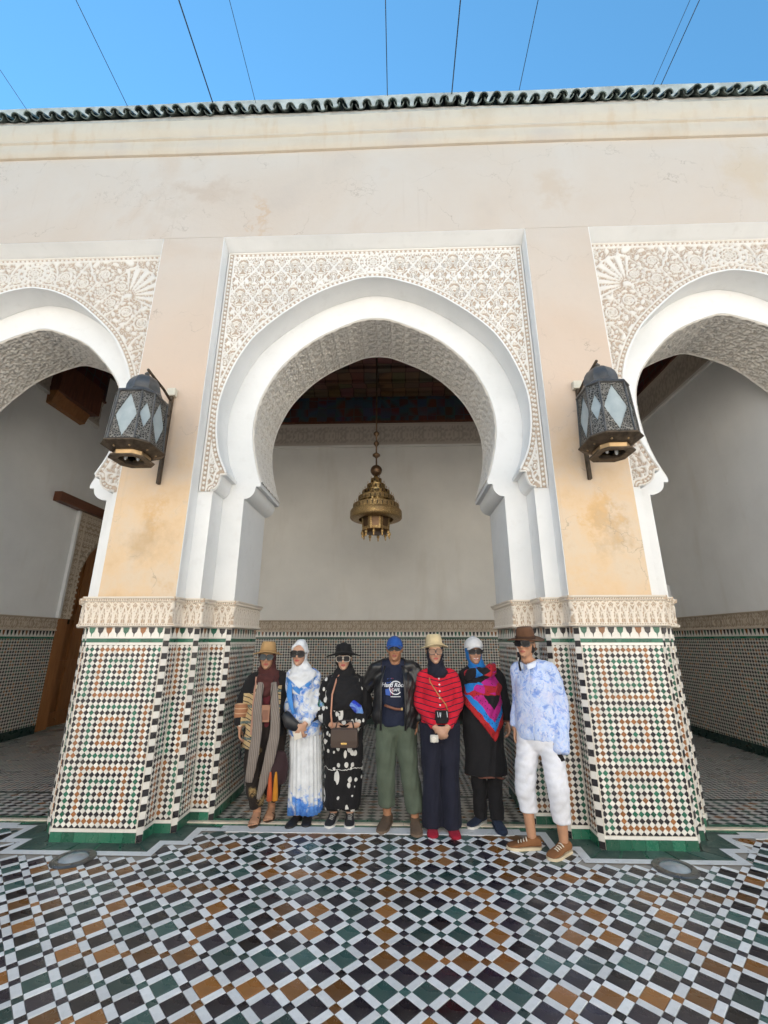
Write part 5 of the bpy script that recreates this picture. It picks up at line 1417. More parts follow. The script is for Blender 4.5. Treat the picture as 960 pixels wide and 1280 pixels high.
# ===== 2: white headscarf, blue and white blouse, white pleated skirt
J = dict(sh=[(-.15, .0, 1.275), (.098, .0, 1.275)], el=[(-.165, .02, 1.0), (.125, -.01, .985)], wr=[(-.03, -.145, .83), (.055, -.165, .84)],
         hip=[(-.055, 0, .78), (.105, 0, .78)], kn=[(-.03, 0, .42), (.12, 0, .42)], an=[(-.01, -.02, .07), (.085, .02, .07)])
S2 = mk_skin('skin_fair', (.50,.285,.19), (.42,.09,.08))
p, Hm = person(-.67, .47, .0, 'woman in white headscarf, blue and white blouse and long white skirt', 1.555, S2, J, ((-.062, -.03, 1.355), -.04, .02, .0),
    [((.055, -.165, .84), (-.55, -.15, -.82), (-.5, .8, .1), -1, .55), ((-.03, -.145, .83), (.5, -.2, -.84), (.4, .9, .1), 1, .5)])
def c_tie(amount, zfade=None, col=(.03,.13,.50)):
    def fn(g, c):
        o = g.xyz(); n1 = g.noise(6.5, 5, .65, dist=1.2); n2 = g.noise(22, 4, .6, dist=.8)
        m = g.ma('ADD', n1, g.ma('MULTIPLY', n2, .35))
        if zfade: m = g.ma('ADD', m, g.mr(o[2], zfade[0], zfade[1], .16, -.30))
        m = g.mr(m, amount, amount+.14)
        return g.mix(m, c, g.mix(g.mr(n2, .35, .65), col, (.12,.30,.68)))
    return fn
b = MB(); n = 140; rings = []
for z, ra, rb, am in ((.93, .135, .10, .0), (.88, .145, .112, .002), (.75, .150, .120, .004), (.55, .150, .122, .005), (.35, .152, .125, .0065), (.18, .156, .128, .0075), (.075, .158, .130, .008)):
    rings.append([((.025+.045*(.9-z))+(ra+am*math.sin(23*t+2*math.sin(2*t)+z))*math.cos(t), (rb+am*math.sin(23*t+2*math.sin(2*t)+z))*math.sin(t), z+(.012*math.sin(3*t+1)+.014*math.cos(t) if z < .1 else 0)) for t in np.linspace(0, 2*PI, n+1)[:-1]])
b.loft(rings); b.obj('pleated_skirt', cloth('white_blue_skirt', (.66,.67,.68), c_tie(.60, (.08, .42))), p, smooth=True)
b = MB(); P, R = torso_pts(J, ease=.016, w=(.95, 1.05, 1.0, 1.1), d=(.095, .118, .115, .118), tail=[(.77, .165, .128), (.72, .168, .13)]); etube(b, P, R, 24, capk=.15)
for s in (0, 1): sleeve(b, J, s, (.056, .058, .05), .86)
fuse('blouse', b, .0085, cloth('white_blue_blouse', (.68,.70,.73), c_tie(.63)), p, 4, .005, seed=5)
for s in (1,):
    b = MB(); E_, W_ = Vector(J['el'][s]), Vector(J['wr'][s]); etube(b, [E_.lerp(W_, .78), E_.lerp(W_, .95)], [.050, .046], 16, capk=.1); b.obj('white_cuff', cloth('white_cuff_cloth', (.70,.71,.74)), p, smooth=True)
WHIJ = cloth('white_scarf_cloth', (.70,.71,.73))
def c_wsc(g, c):
    x, y, z = g.xyz(); k = g.ma('ADD', z, g.ma('MULTIPLY', g.ma('ABSOLUTE', g.ma('ADD', x, .02)), -.75)); m = g.ma('MULTIPLY', g.mr(k, 1.155, 1.145), g.mr(k, 1.085, 1.095))
    return g.mix(g.ma('MULTIPLY', m, g.mr(g.noise(14, 3), .3, .45)), c, (.06,.22,.55))
hijab(p, Hm, cloth('white_headscarf_blue_edge', (.70,.71,.73), c_wsc), [((-.045, -.015, 1.31), (.105, .105)), ((-.03, -.02, 1.25), (.155, .125)), ((-.03, -.035, 1.17), (.135, .115)), ((-.04, -.05, 1.08), (.075, .095))], 6, fold=.004)
ribbon(p, 'blue_scarf_tail', [(-.12, -.115, 1.20), (-.115, -.145, 1.10), (-.09, -.155, 1.0), (-.065, -.15, .93)], [.022, .026, .022, .010], .010, cloth('blue_scarf', (.06,.22,.55)))
sunglasses(p, Hm, FRAMEB, LENSD, .033, .029, .112, 3.0)
for s, d in ((0, (-.25, -1)), (1, (.1, -1))): shoe(p, J['an'][s], d, plain('black_sandal', (.02,.018,.018), .5), None, .245, .043, .06)
bpy.context.view_layer.update()
t = tag(empty('belt_bag', WX(p, (-.085, -.155, .86))), 'black belt bag slung at the waist of the blue and white blouse', 'bag')
m = MB(); etube(m, [(-.05, 0, .05), (-.005, -.03, .0), (.06, -.01, -.05)], [(.05, .04), (.062, .045), (.045, .035)], 16, side=(0, 0, 1)); m.obj('pouch', plain('black_nylon', (.014,.014,.016), .45, bump=.3), t, smooth=True)
m = MB(); m.tube([(-.06, .0, .05), (-.0, -.05, .03), (.05, -.045, -.02)], .003, 6); m.obj('zip', plain('steel_zip', (.4,.38,.35), .3, metal=1), t, smooth=True)
m = MB(); m.tube([(.05, -.01, -.03), (.15, .0, -.02), (.24, .06, .02), (.26, .16, .04)], .013, 6); m.obj('belt', BLACKC, t, smooth=True)
t = tag(empty('phone', WX(p, (-.005, -.19, .775))), 'cream cased phone in the hands of the woman in white skirt', 'phone')
m = MB(); m.obox((-.01, .005, 0), (.036, 0, .012), (0, .0045, 0), (-.018, .0, .06)); m.obj('phone_case', PHONEW, t, bevel=.004)
m = MB(); m.obox((-.01, .0105, 0), (.032, 0, .0105), (0, .0008, 0), (-.016, .0, .055)); m.obj('screen', LENSD, t)

# ===== 3: wide black hat, black khimar, spotted black dress
J = dict(sh=[(-.155, .0, 1.20), (.165, .0, 1.20)], el=[(-.205, -.01, .94), (.205, -.01, .95)], wr=[(-.10, -.15, .83), (.14, -.15, .83)],
         hip=[(-.075, 0, .74), (.085, 0, .74)], kn=[(-.08, 0, .40), (.08, 0, .40)], an=[(-.075, -.0, .07), (.075, -.0, .07)])
p, Hm = person(-.27, .48, .0, 'woman in wide black hat, black chest veil and black dress with white spots', 1.51, S2, J, ((-.01, -.03, 1.312), .05, -.02, .02),
    [((-.10, -.15, .83), (.8, -.1, -.55), (.1, .9, .1), 1, .5), ((.14, -.15, .83), (-.8, -.1, -.55), (-.1, .9, .1), -1, .5)])
def c_spots(g, c):
    v = g.n('TexVoronoi', 0, Vector=g.scale(g.obj(), (1, .5, .75)), Scale=17, Randomness=1.0); n_ = g.noise(9, 2)
    r = g.mr(n_, .35, .68, .12, .43); m = g.ma('LESS_THAN', v, r)
    v2 = g.n('TexVoronoi', 0, Vector=g.scale(g.obj(), (1.3, .6, .55)), Scale=7.2, Randomness=1.0); m2 = g.ma('MULTIPLY', g.ma('LESS_THAN', v2, .24), g.ma('GREATER_THAN', n_, .45))
    z = g.xyz()[2]; w_ = g.ma('ABSOLUTE', g.ma('SUBTRACT', g.ma('ADD', z, g.ma('MULTIPLY', g.noise(16, 2), .05)), .475)); line = g.ma('LESS_THAN', w_, .003)
    return g.mix(g.ma('MAXIMUM', g.ma('MAXIMUM', m, m2), line), c, (.60,.585,.55))
SPOT = cloth('black_spotted_cloth', (.012,.011,.012), c_spots)
b = MB(); P, R = torso_pts(J, ease=.02, w=(.95, 1.0, .95, 1.1), tail=[(.66, .195, .145), (.40, .18, .14), (.125, .168, .13)]); etube(b, P, R, 24, capk=.06)
for s in (0, 1): sleeve(b, J, s, (.075, .085, .062), .88)
fuse('dress', b, .009, SPOT, p, 4, .006, seed=8, fdir=(1.1, 1.1, .35))
for s in (0, 1):
    b = MB(); leg(b, J, s, (.07, .075, .085), .10); b.obj('trouser_leg', SPOT, p, smooth=True)
hijab(p, Hm, BLACKC, [((-.005, -.01, 1.27), (.12, .11)), ((.0, -.015, 1.18), (.19, .135)), ((.01, -.03, 1.05), (.20, .14)), ((.015, -.04, .965), (.175, .125))], 9, fold=.005, hw=.056, hh=.080, cz=.09)
hat(p, Hm, cloth('black_felt', (.012,.012,.013)), cloth('black_ribbon', (.02,.02,.02)), (.086, .10), .105, .178, .150, -.03, .3, 'black_hat', tilt=-.03)
sunglasses(p, Hm, plain('pale_frame', (.45,.40,.34), .3), LENSD, .031, .026, .110, 3.4)
b = MB(); etube(b, [(.09, -.145, 1.02), (.15, -.15, .97), (.18, -.13, .925)], [(.035, .016), (.045, .02), (.025, .012)], 14); b.obj('blue_sleeve_patch', cloth('cobalt_print', (.02,.04,.42), c_tie(.62, None, (.30,.35,.60))), p, smooth=True)
b = MB(); etube(b, [(-.205, -.06, 1.06), (-.215, -.075, 1.0), (-.21, -.07, .93)], [(.03, .02), (.038, .02), (.022, .014)], 14); b.obj('green_sleeve_patch', cloth('green_print', (.01,.10,.05), c_tie(.66, None, (.5,.5,.5))), p, smooth=True)
WSOLE = plain('white_rubber', (.62,.60,.56), .6)
for s, d in ((0, (-.12, -1)), (1, (.1, -1))): shoe(p, J['an'][s], d, plain('black_mesh_shoe', (.02,.02,.022), .6, bump=.4, bs=200), WSOLE, .25, .045, .082, 'sneaker', plain('grey_lace', (.25,.24,.23), .7))
bpy.context.view_layer.update()
def mk_mono():
    g = G('brown_coated_canvas', .42, .4); v = g.n('TexVoronoi', 0, Vector=g.scale(g.obj(), (1, .2, 1)), Scale=52, Randomness=.25)
    g.set('Base Color', g.mix(g.ma('LESS_THAN', v, .26), (.062,.040,.030), (.13,.085,.05))); g.bump(g.noise(120, 3), .15, .002); return g.m
t = tag(empty('handbag', WX(p, (.035, -.215, .735))), 'brown patterned canvas handbag with gold clasp before the spotted dress', 'handbag')
m = MB(); m.loft([[(x, y, z) for x, y in ((-w2, -.032), (w2, -.032), (w2+.006, 0), (w2, .032), (-w2, .032), (-w2-.006, 0))] for z, w2 in ((-.082, .112), (-.07, .122), (.06, .118), (.075, .110))]); m.obj('bag_body', mk_mono(), t, bevel=.008)
m = MB(); m.loft([[(x, y, z) for x in (-.121, .121)] + [(x, y-.006, z) for x in (.121, -.121)] for y, z in ((.03, .078), (-.028, .083), (-.037, .07), (-.038, -.02), (-.036, -.048))], cap=True); m.obj('flap', bpy.data.materials['brown_coated_canvas'], t, bevel=.004)
m = MB(); m.box(-.028, .028, -.050, -.044, -.052, -.034); m.obj('gold_clasp', plain('gold_metal', (.75,.50,.18), .22, metal=1, var=.05), t, bevel=.003)
m = MB(); m.tube([(-.115, 0, .06), (-.135, .02, .20), (-.135, .055, .36), (-.10, .09, .50), (-.05, .13, .575)], .008, 8); m.obj('shoulder_strap', plain('pink_tan_strap', (.50,.24,.15), .6), t, smooth=True)
m = MB(); m.tube([(-.085, -.0, .075), (-.07, .0, .135), (.0, .0, .15), (.07, .0, .135), (.085, 0, .075)], .007, 8); m.obj('handle', plain('dark_handle', (.03,.02,.018), .5), t, smooth=True)

# ===== 4: man in blue cap, leather jacket and green trousers
J = dict(sh=[(-.185, .0, 1.345), (.175, .0, 1.345)], el=[(-.30, .10, 1.13), (.235, .01, 1.085)], wr=[(-.42, .19, 1.10), (.195, -.01, .855)],
         hip=[(-.095, 0, .82), (.085, 0, .82)], kn=[(-.10, -.03, .46), (.12, -.03, .46)], an=[(-.085, .0, .08), (.165, -.05, .08)])
S4 = mk_skin('skin_brown', (.36,.18,.10), (.28,.08,.06))
p, Hm = person(.24, .40, .0, 'man in blue cap, black leather jacket and olive green trousers', 1.65, S4, J, ((-.008, -.03, 1.402), -.02, .0, .0),
    [((.195, -.01, .855), (-.05, -.12, -1), (-1, -.1, 0), 1, .4), ((-.42, .19, 1.10), (-.8, .3, -.3), (0, -.3, -1), -1, .3)], neck_r=.058, build=1.08)
b = MB()
for s, ze in ((0, .165), (1, .125)): leg(b, J, s, ((.105, .115), (.088, .095), (.080, .085)), ze)
etube(b, [(-.005, 0, .93), (-.005, 0, .80)], [(.165, .12), (.175, .13)], 20)
fuse('trousers', b, .009, cloth('olive_twill', (.085,.105,.075)), p, 5, .005, seed=11, fdir=(1, 1, .55))
b = MB(); P, R = torso_pts(J, ease=.014, d=(.10, .12, .125, .125), tail=[(.83, .178, .135)]); etube(b, P, R, 24, capk=.2)
for s in (0, 1): sleeve(b, J, s, (.066, .06, .05), .02)
def c_tee(g, c): return c
shirt = fuse('t_shirt', b, .0085, cloth('navy_jersey', (.014,.018,.038)), p, 4, .003, seed=12)
LEATH = G('black_leather', .35, .5); LEATH.set('Base Color', LEATH.ramp(LEATH.noise(12, 5), [(.3, (.011,.011,.012)), (.75, (.03,.029,.029))])); LEATH.bump(LEATH.noise(60, 5), .35, .004)
b = MB(); P, R = torso_pts(J, ease=.034, w=(1.0, 1.06, 1.0, 1.08), d=(.105, .125, .125, .125), tail=[(.83, .205, .150), (.795, .205, .15)]); etube(b, P, R, 26, capk=.1)
for s in (0, 1): sleeve(b, J, s, (.078, .072, .06), .90)
fuse('leather_jacket', b, .0085, LEATH.m, p, 4, .0055, edit=open_front(-.135, .085, .075), seed=13)
for x0, x1, z0 in ((.088, .110, .80), (-.140, -.158, .80)):
    m = MB(); m.tube([(x0, -.150, z0), (x0+.002, -.168, 1.0), (x0*.98, -.160, 1.2), (x0*.75, -.115, 1.36)], .010, 6); m.obj('jacket_edge', LEATH.m, p, smooth=True)
ball_cap(p, Hm, cloth('royal_blue_cotton', (.02,.085,.33)), k=1.02)
sunglasses(p, Hm, FRAMEB, LENSD, .031, .022, .118, 2.4)
hb = MB(); etube(hb, [Hm @ Vector((0, .03, .12)), Hm @ Vector((0, .035, .17))], [(.078, .082), (.079, .08)], 20); hb.obj('hair', plain('grey_black_hair', (.05,.047,.045), .7, bump=.3), p, smooth=True)
BSH = plain('brown_suede', (.105,.072,.05), .8, .2, var=.25, bump=.3, bs=150)
shoe(p, J['an'][0], (-.28, -1), BSH, plain('tan_crepe', (.16,.11,.075), .8), .27, .050, .095, 'ankle_shoe'); shoe(p, J['an'][1], (.05, -1), BSH, bpy.data.materials['tan_crepe'], .27, .050, .095, 'ankle_shoe')
# print on the T-shirt, laid on the cloth
bv = BVHTree.FromPolygons([v.co.copy() for v in shirt.data.vertices], [tuple(q.vertices) for q in shirt.data.polygons])
def on_shirt(mb, name, mat):
    out = []
    for x, y, z in mb.v:
        h = bv.ray_cast(Vector((x, -1, z)), Vector((0, 1, 0))); out.append((x, (h[0].y if h[0] else -.13)-.0035, z))
    mb.v = out; return mb.obj(name, mat, p)
def text_mb(txt, size, x, z, shear=0, bold=.0):
    cu = bpy.data.curves.new('print', 'FONT'); cu.body = txt; cu.size = size; cu.align_x = 'CENTER'; cu.shear = shear; cu.offset = bold; cu.resolution_u = 3
    o = bpy.data.objects.new('tmp_text', cu); COL.objects.link(o); dg = bpy.context.evaluated_depsgraph_get(); me = bpy.data.meshes.new_from_object(o.evaluated_get(dg))
    mb = MB(); mb.add([(x+v.co.x, 0, z+v.co.y) for v in me.vertices], [tuple(q.vertices) for q in me.polygons]); bpy.data.objects.remove(o); bpy.data.meshes.remove(me); return mb
INKW = plain('white_print', (.62,.64,.68), .7, var=.04); INKB = plain('blue_print', (.04,.10,.38), .7, var=.1); INKR = plain('red_print', (.36,.05,.05), .7, var=.1)
m = MB(); rr = []
for k in range(27):
    a = math.radians(40+k*280/26); c, s_ = math.cos(a), math.sin(a); rr.append([(.0+.062*c, 0, 1.165+.062*s_), (.0+.053*c, 0, 1.165+.053*s_)])
m.add([q for r in rr for q in r], [(2*k, 2*k+1, 2*k+3, 2*k+2) for k in range(26)]); on_shirt(m, 'print_ring', INKW)
on_shirt(text_mb('Hard Rock', .052, -.022, 1.172, .25, .0012), 'print_lettering', INKW)
on_shirt(text_mb('CAFE', .034, .0, 1.135, 0, .0008), 'print_lettering', INKB if False else INKW)
m = MB()
for k in range(9): m.add([(-.047+.0105*k, 0, 1.083), (-.047+.0105*k+.008, 0, 1.083), (-.047+.0105*k+.008, 0, 1.091), (-.047+.0105*k, 0, 1.091)], [(0, 1, 2, 3)])
on_shirt(m, 'print_small_line', INKW)
m = MB(); m.add([(-.095, 0, 1.10), (-.05, 0, 1.095), (-.05, 0, 1.16), (-.10, 0, 1.15)], [(0,1,2,3)]); on_shirt(m, 'print_blue_block', INKB); m = MB(); m.add([(-.085, 0, 1.20), (-.045, 0, 1.215), (-.04, 0, 1.25), (-.08, 0, 1.245)], [(0,1,2,3)]); on_shirt(m, 'print_blue_block', INKB)
m = MB(); m.add([(-.052, 0, 1.10), (-.046, 0, 1.10), (-.036, 0, 1.25), (-.042, 0, 1.25)], [(0,1,2,3)]); on_shirt(m, 'print_red_stroke', INKR); m = MB(); m.add([(-.032, 0, 1.10), (-.026, 0, 1.10), (-.022, 0, 1.25), (-.028, 0, 1.25)], [(0,1,2,3)]); on_shirt(m, 'print_red_stroke', INKR)
bpy.context.view_layer.update()
t = tag(empty('waist_strap', WX(p, (-.02, -.158, .985))), 'narrow brown leather strap across the navy T-shirt', 'strap')
m = MB(); m.tube([(-.085, .012, .03), (-.04, .0, .015), (.01, -.005, .0), (.06, -.005, -.004), (.085, .0, .0)], [.011, .012, .012, .011, .010], 6); m.obj('strap_band', plain('chestnut_leather', (.20,.075,.04), .5), t, smooth=True)
m = MB(); m.box(.07, .084, -.018, -.010, -.010, .010); m.obj('buckle', plain('brass_buckle', (.5,.36,.16), .3, metal=1), t)

# ===== 5: straw hat, red striped cardigan, wide navy trousers
J = dict(sh=[(-.135, .0, 1.285), (.155, .0, 1.285)], el=[(-.175, -.0, 1.03), (.19, -.0, 1.03)], wr=[(-.045, -.165, .845), (.065, -.165, .845)],
         hip=[(-.08, 0, .80), (.09, 0, .80)], kn=[(-.085, -.01, .43), (.085, -.01, .43)], an=[(-.085, .0, .07), (.085, -.02, .07)])
p, Hm = person(.64, .32, .0, 'woman in red cardigan with thin black stripes, pale straw hat and navy trousers', 1.57, S2, J, ((-.018, -.03, 1.382), .05, -.03, .02),
    [((.065, -.165, .845), (-.62, -.12, -.75), (-.5, .8, -.1), -1, .6), ((-.045, -.165, .845), (.62, -.18, -.75), (.5, .8, -.1), 1, .55)])
b = MB()
for s in (0, 1): leg(b, J, s, ((.105, .115), (.082, .10), (.092, .115)), .035)
etube(b, [(.005, 0, .95), (.005, 0, .78)], [(.15, .115), (.175, .13)], 20)
fuse('wide_trousers', b, .009, NAVYC, p, 5, .004, seed=15, fdir=(1.2, 1, .3))
def c_str(g, c):
    x, y, z = g.xyz(); f = g.ma('FRACT', g.ma('DIVIDE', g.ma('ADD', z, g.ma('MULTIPLY', g.ma('ABSOLUTE', g.ma('SUBTRACT', x, .01)), -.22)), .047))
    return g.mix(g.ma('LESS_THAN', f, .17), c, (.018,.012,.03))
RED = cloth('red_striped_knit', (.55,.012,.03), c_str)
b = MB(); P, R = torso_pts(J, ease=.018, w=(.97, 1.04, .98, 1.06), tail=[(.86, .172, .13)]); etube(b, P, R, 24, capk=.2)
for s in (0, 1): sleeve(b, J, s, (.058, .056, .042), .93)
card = fuse('cardigan', b, .0085, RED, p, 4, .003, seed=16)
bvc = BVHTree.FromPolygons([v.co.copy() for v in card.data.vertices], [tuple(q.vertices) for q in card.data.polygons])
def front(x, z, dflt=-.14):
    h = bvc.ray_cast(Vector((x, -1, z)), Vector((0, 1, 0))); return h[0].y if h[0] else dflt
for z in (1.25, 1.20, 1.145, 1.085, 1.025, .97):
    m = MB(); m.lathe([(.0085, 0), (.008, .003), (.001, .004)], n=12); m.v = [(.008+x, front(.008, z)-zz, z+y) for x, y, zz in m.v]; m.obj('button', plain('pearl_button', (.70,.68,.66), .3) if 'pearl_button' not in bpy.data.materials else bpy.data.materials['pearl_button'], card, smooth=True)
hijab(p, Hm, NAVYC, [((.0, -.01, 1.33), (.09, .095)), ((.005, -.02, 1.285), (.105, .10)), ((.008, -.03, 1.25), (.075, .085))], 17, fold=.004, hw=.055, hh=.080, cz=.090)
hat(p, Hm, cloth('pale_straw', (.62,.50,.30), weave=120), cloth('pale_straw_band', (.55,.44,.26)), (.085, .10), .115, .140, .158, -.025, .4, 'straw_hat', tilt=-.08)
sunglasses(p, Hm, FRAMEB, plain('clear_lens', (.26,.15,.10), .25, .3), .029, .024, .112, 3.0, 'glasses')
for s, d in ((0, (-.05, -1)), (1, (.1, -1))): shoe(p, J['an'][s], d, cloth('crimson_shoe_cloth', (.30,.012,.03)) if 'crimson_shoe_cloth' not in bpy.data.materials else bpy.data.materials['crimson_shoe_cloth'], None, .255, .046, .07)
bpy.context.view_layer.update()
t = tag(empty('crossbody_bag', WX(p, (.02, -.155, .93))), 'small black crossbody bag with white marks and tan strap over the red cardigan', 'bag')
m = MB(); m.box(-.062, .058, -.022, .018, -.055, .055); m.obj('bag_body', BLACKC, t, bevel=.01)
for x0, x1, z0, z1 in ((-.045, -.040, .0, .045), (-.026, -.020, -.005, .04), (-.014, -.02, -.005, .04), (.04, .043, .0, .05)):
    m = MB(); m.add([(x0, -.0235, z1), (x0+.004, -.0235, z1), (x1+.006, -.0235, z0), (x1, -.0235, z0)], [(0, 1, 2, 3)]); m.obj('white_mark', INKW, t)
pts = [(-.10+.02, 1.255), (-.075, 1.22), (-.03, 1.15), (.02, 1.08), (.06, 1.03), (.075, .98)]
m = MB(); m.tube([(x-.02, front(x, z)-.006+.155, z-.93) for x, z in pts], .006, 6); m.obj('strap', plain('tan_strap', (.45,.19,.07), .6), t, smooth=True)
t = tag(empty('compact_camera', WX(p, (-.055, -.215, .765))), 'small silver camera hanging from the hands before navy trousers', 'camera')
m = MB(); m.box(-.042, .03, -.018, .018, -.03, .03); m.obj('camera_body', plain('silver_plastic', (.50,.48,.43), .35), t, bevel=.006)
m = MB(); m.lathe([(.024, 0), (.023, .016), (.018, .018), (.001, .017)], n=20); m.v = [(x-.012, -.017-z, y-.006) for x, y, z in m.v]; m.obj('lens_ring', plain('pale_lens_ring', (.62,.58,.50), .3), t, smooth=True)
m = MB(); m.box(.0, .024, -.014, .012, .030, .042); m.obj('viewfinder', PHONE, t, bevel=.002)

# ===== 6: white cap, blue underscarf, bright patchwork shawl, black tunic
J = dict(sh=[(-.125, .0, 1.285), (.19, .0, 1.275)], el=[(-.17, .05, 1.03), (.225, .01, 1.05)], wr=[(-.12, .10, .84), (.255, -.02, .855)],
         hip=[(-.06, 0, .78), (.10, 0, .78)], kn=[(-.05, 0, .42), (.10, 0, .42)], an=[(-.045, .03, .07), (.085, -.05, .07)])
S6 = mk_skin('skin_light', (.47,.26,.17), (.42,.11,.10))
p, Hm = person(1.05, .43, .04, 'smiling woman in white cap, bright pink, blue and red shawl and black tunic', 1.585, S6, J, ((-.03, -.03, 1.375), -.03, -.02, .02),
    [((.255, -.02, .855), (.05, -.2, -1), (-1, 0, 0), 1, .45), ((-.12, .10, .84), (.2, .1, -.9), (1, 0, 0), -1, .5)])
m = MB(); m.add([tuple(Hm @ Vector((x*.024, -.0975+abs(x)**2*.006, .0515+.004*x*x+dz))) for x in np.linspace(-1, 1, 9) for dz in (-.0035, .0035)], [(2*k, 2*k+2, 2*k+3, 2*k+1) for k in range(8)]); m.obj('teeth', plain('teeth_white', (.70,.66,.60), .3, var=.02), p)
b = MB()
for s in (0, 1): leg(b, J, s, ((.085, .09), (.066, .072), (.062, .068)), .06)
fuse('trousers', b, .009, BLACKC, p, 4, .004, seed=20)
b = MB(); P, R = torso_pts(J, ease=.022, w=(.97, 1.05, 1.0, 1.1), tail=[(.66, .19, .14), (.41, .195, .145)]); etube(b, P, R, 24, capk=.06)
for s in (0, 1): sleeve(b, J, s, (.07, .068, .058), .96)
tun = fuse('tunic', b, .009, BLACKC, p, 4, .005, seed=21, fdir=(1.1, 1, .4))
bvt = BVHTree.FromPolygons([v.co.copy() for v in tun.data.vertices], [tuple(q.vertices) for q in tun.data.polygons])
m = MB(); TR = cloth('brown_braid', (.16,.065,.045), weave=80)
pts = []
for k in range(41):
    a = 2*PI*k/40; z = .405+.010*math.sin(3*a); d = Vector((math.cos(a), math.sin(a), 0)); h = bvt.ray_cast(Vector((.02, 0, z))+d*.6, -d); pts.append((h[0] if h[0] else Vector((.02, 0, z))+d*.18)+d*.002)
m.tube(pts, .0075, 6); m.obj('hem_trim', TR, tun, smooth=True)
m = MB(); m.lathe([(.062, -.006), (.066, 0), (.062, .006)], tuple(Vector(J['el'][1]).lerp(Vector(J['wr'][1]), .96)), 18); m.obj('cuff_trim', TR, tun, smooth=True)
hijab(p, Hm, cloth('azure_scarf_cloth', (.02,.18,.52)), [((-.01, -.01, 1.33), (.09, .09)), ((.01, -.015, 1.27), (.10, .09))], 22, fold=.003, hw=.057, hh=.088)
def c_shawl(g, c):
    x, y, z = g.xyz(); n_ = g.noise(5, 3, dist=.6)
    wob = g.mr(n_, .3, .7, -.02, .02)
    cut = g.ma('MAXIMUM', g.ma('ADD', g.ma('MULTIPLY', g.ma('SUBTRACT', .10, x), 1.2), .70), g.ma('ADD', g.ma('MULTIPLY', g.ma('SUBTRACT', x, .10), 1.5), .70))
    s_ = g.ma('ADD', g.ma('SUBTRACT', z, cut), wob)
    low = g.ramp(g.ma('MULTIPLY', s_, 2), [(0, (.42,.022,.025)), (.17, (.02,.20,.58)), (.32, (.42,.02,.20)), (.56, (.014,.012,.014))], 'CONSTANT')
    cell = g.n('TexVoronoi', 1, Vector=g.scale(g.obj(), (1.0, .6, 1.5)), Scale=9.5, Randomness=1.0)
    cv_ = g.n('SeparateColor', 0, i0=cell)
    up = g.ramp(cv_, [(0, (.014,.012,.014)), (.30, (.40,.02,.03)), (.55, (.42,.02,.21)), (.76, (.02,.18,.52))], 'CONSTANT')
    c = g.mix(g.ma('GREATER_THAN', g.ma('ADD', z, wob), 1.10), low, up)
    fl = g.n('TexVoronoi', 0, Vector=g.scale(g.obj(), (1.4, .7, .9)), Scale=38, Randomness=1.0)
    return g.mix(g.ma('LESS_THAN', fl, .2), c, (.015,.012,.02))
b = MB(); P, R = torso_pts(J, top=.045, ease=.048, w=(1.02, 1.02, .9, .95), d=(.115, .135, .135, .13), tail=[(.68, .17, .14)]); etube(b, P, R, 26, capk=.3)
def shawl_edit(V):
    x, y, z = V.T; cut = np.maximum((.10-x)*1.2, (x-.10)*1.5)+.70; cut = np.where(y > -.01, 1.13+.0*x, np.minimum(cut, 1.2))
    out = np.clip((cut-z)/.012, 0, 1); V[:, 1] = V[:, 1]*(1-.62*out); V[:, 0] = .03+(V[:, 0]-.03)*(1-.4*out); return V
fuse('shawl', b, .0085, cloth('patchwork_shawl', (.4,.02,.1), c_shawl), p, 4, .006, edit=shawl_edit, seed=23)
b = MB(); P, R = dens([(-.11, -.07, 1.27), (-.05, -.125, 1.30), (.03, -.14, 1.30), (.10, -.11, 1.31), (.15, -.02, 1.33)], [(.055, .045)]*5); etube(b, P, R, 16, side=(0, 0, 1)); fuse('shawl_roll', b, .0085, bpy.data.materials['patchwork_shawl'], p, 4, .007, seed=25)
ball_cap(p, Hm, cloth('white_cotton', (.66,.65,.64)), k=1.17, visor=.06, z0=.158)
sunglasses(p, Hm, FRAMEB, LENSD, .031, .023, .117, 2.8)
NSH = cloth('navy_shoe_knit', (.022,.032,.06)); shoe(p, J['an'][0], (-.75, -.7), NSH, WSOLE, .25, .045, .085, 'slip_on'); shoe(p, J['an'][1], (.05, -1), NSH, NSH, .25, .046, .085, 'slip_on')

# ===== 7: young man in brown hat, floral shirt and white cropped trousers
J = dict(sh=[(-.14, .0, 1.365), (.15, .0, 1.365)], el=[(-.17, .08, 1.09), (.195, .05, 1.08)], wr=[(-.20, .0, .84), (.215, -.07, .80)],
         hip=[(-.085, 0, .80), (.085, 0, .80)], kn=[(-.125, -.10, .46), (.13, -.09, .46)], an=[(-.103, -.115, .08), (.132, -.070, .08)])
S7 = mk_skin('skin_warm', (.46,.245,.145), (.36,.10,.08))
p, Hm = person(1.475, .03, -.5, 'young man in brown hat, blue floral shirt and white cropped trousers', 1.66, S7, J, ((-.035, -.055, 1.452), -.10, .03, .0),
    [((.19, -.075, .79), (-.35, -.2, -.8), (-.5, .8, 0), -1, .6), ((-.20, .0, .84), (0, -.2, -1), (1, 0, 0), -1, .4)], neck_r=.054)
b = MB()
for s, ze in ((0, .255), (1, .215)): leg(b, J, s, ((.10, .11), (.086, .092), (.070, .076)), ze)
etube(b, [(0, 0, .93), (0, 0, .78)], [(.165, .125), (.178, .135)], 20)
fuse('cropped_trousers', b, .009, cloth('white_linen', (.72,.72,.76), wr_=1.0), p, 5, .0028, seed=30, fdir=(.8, .8, 1.6), fsc=26)
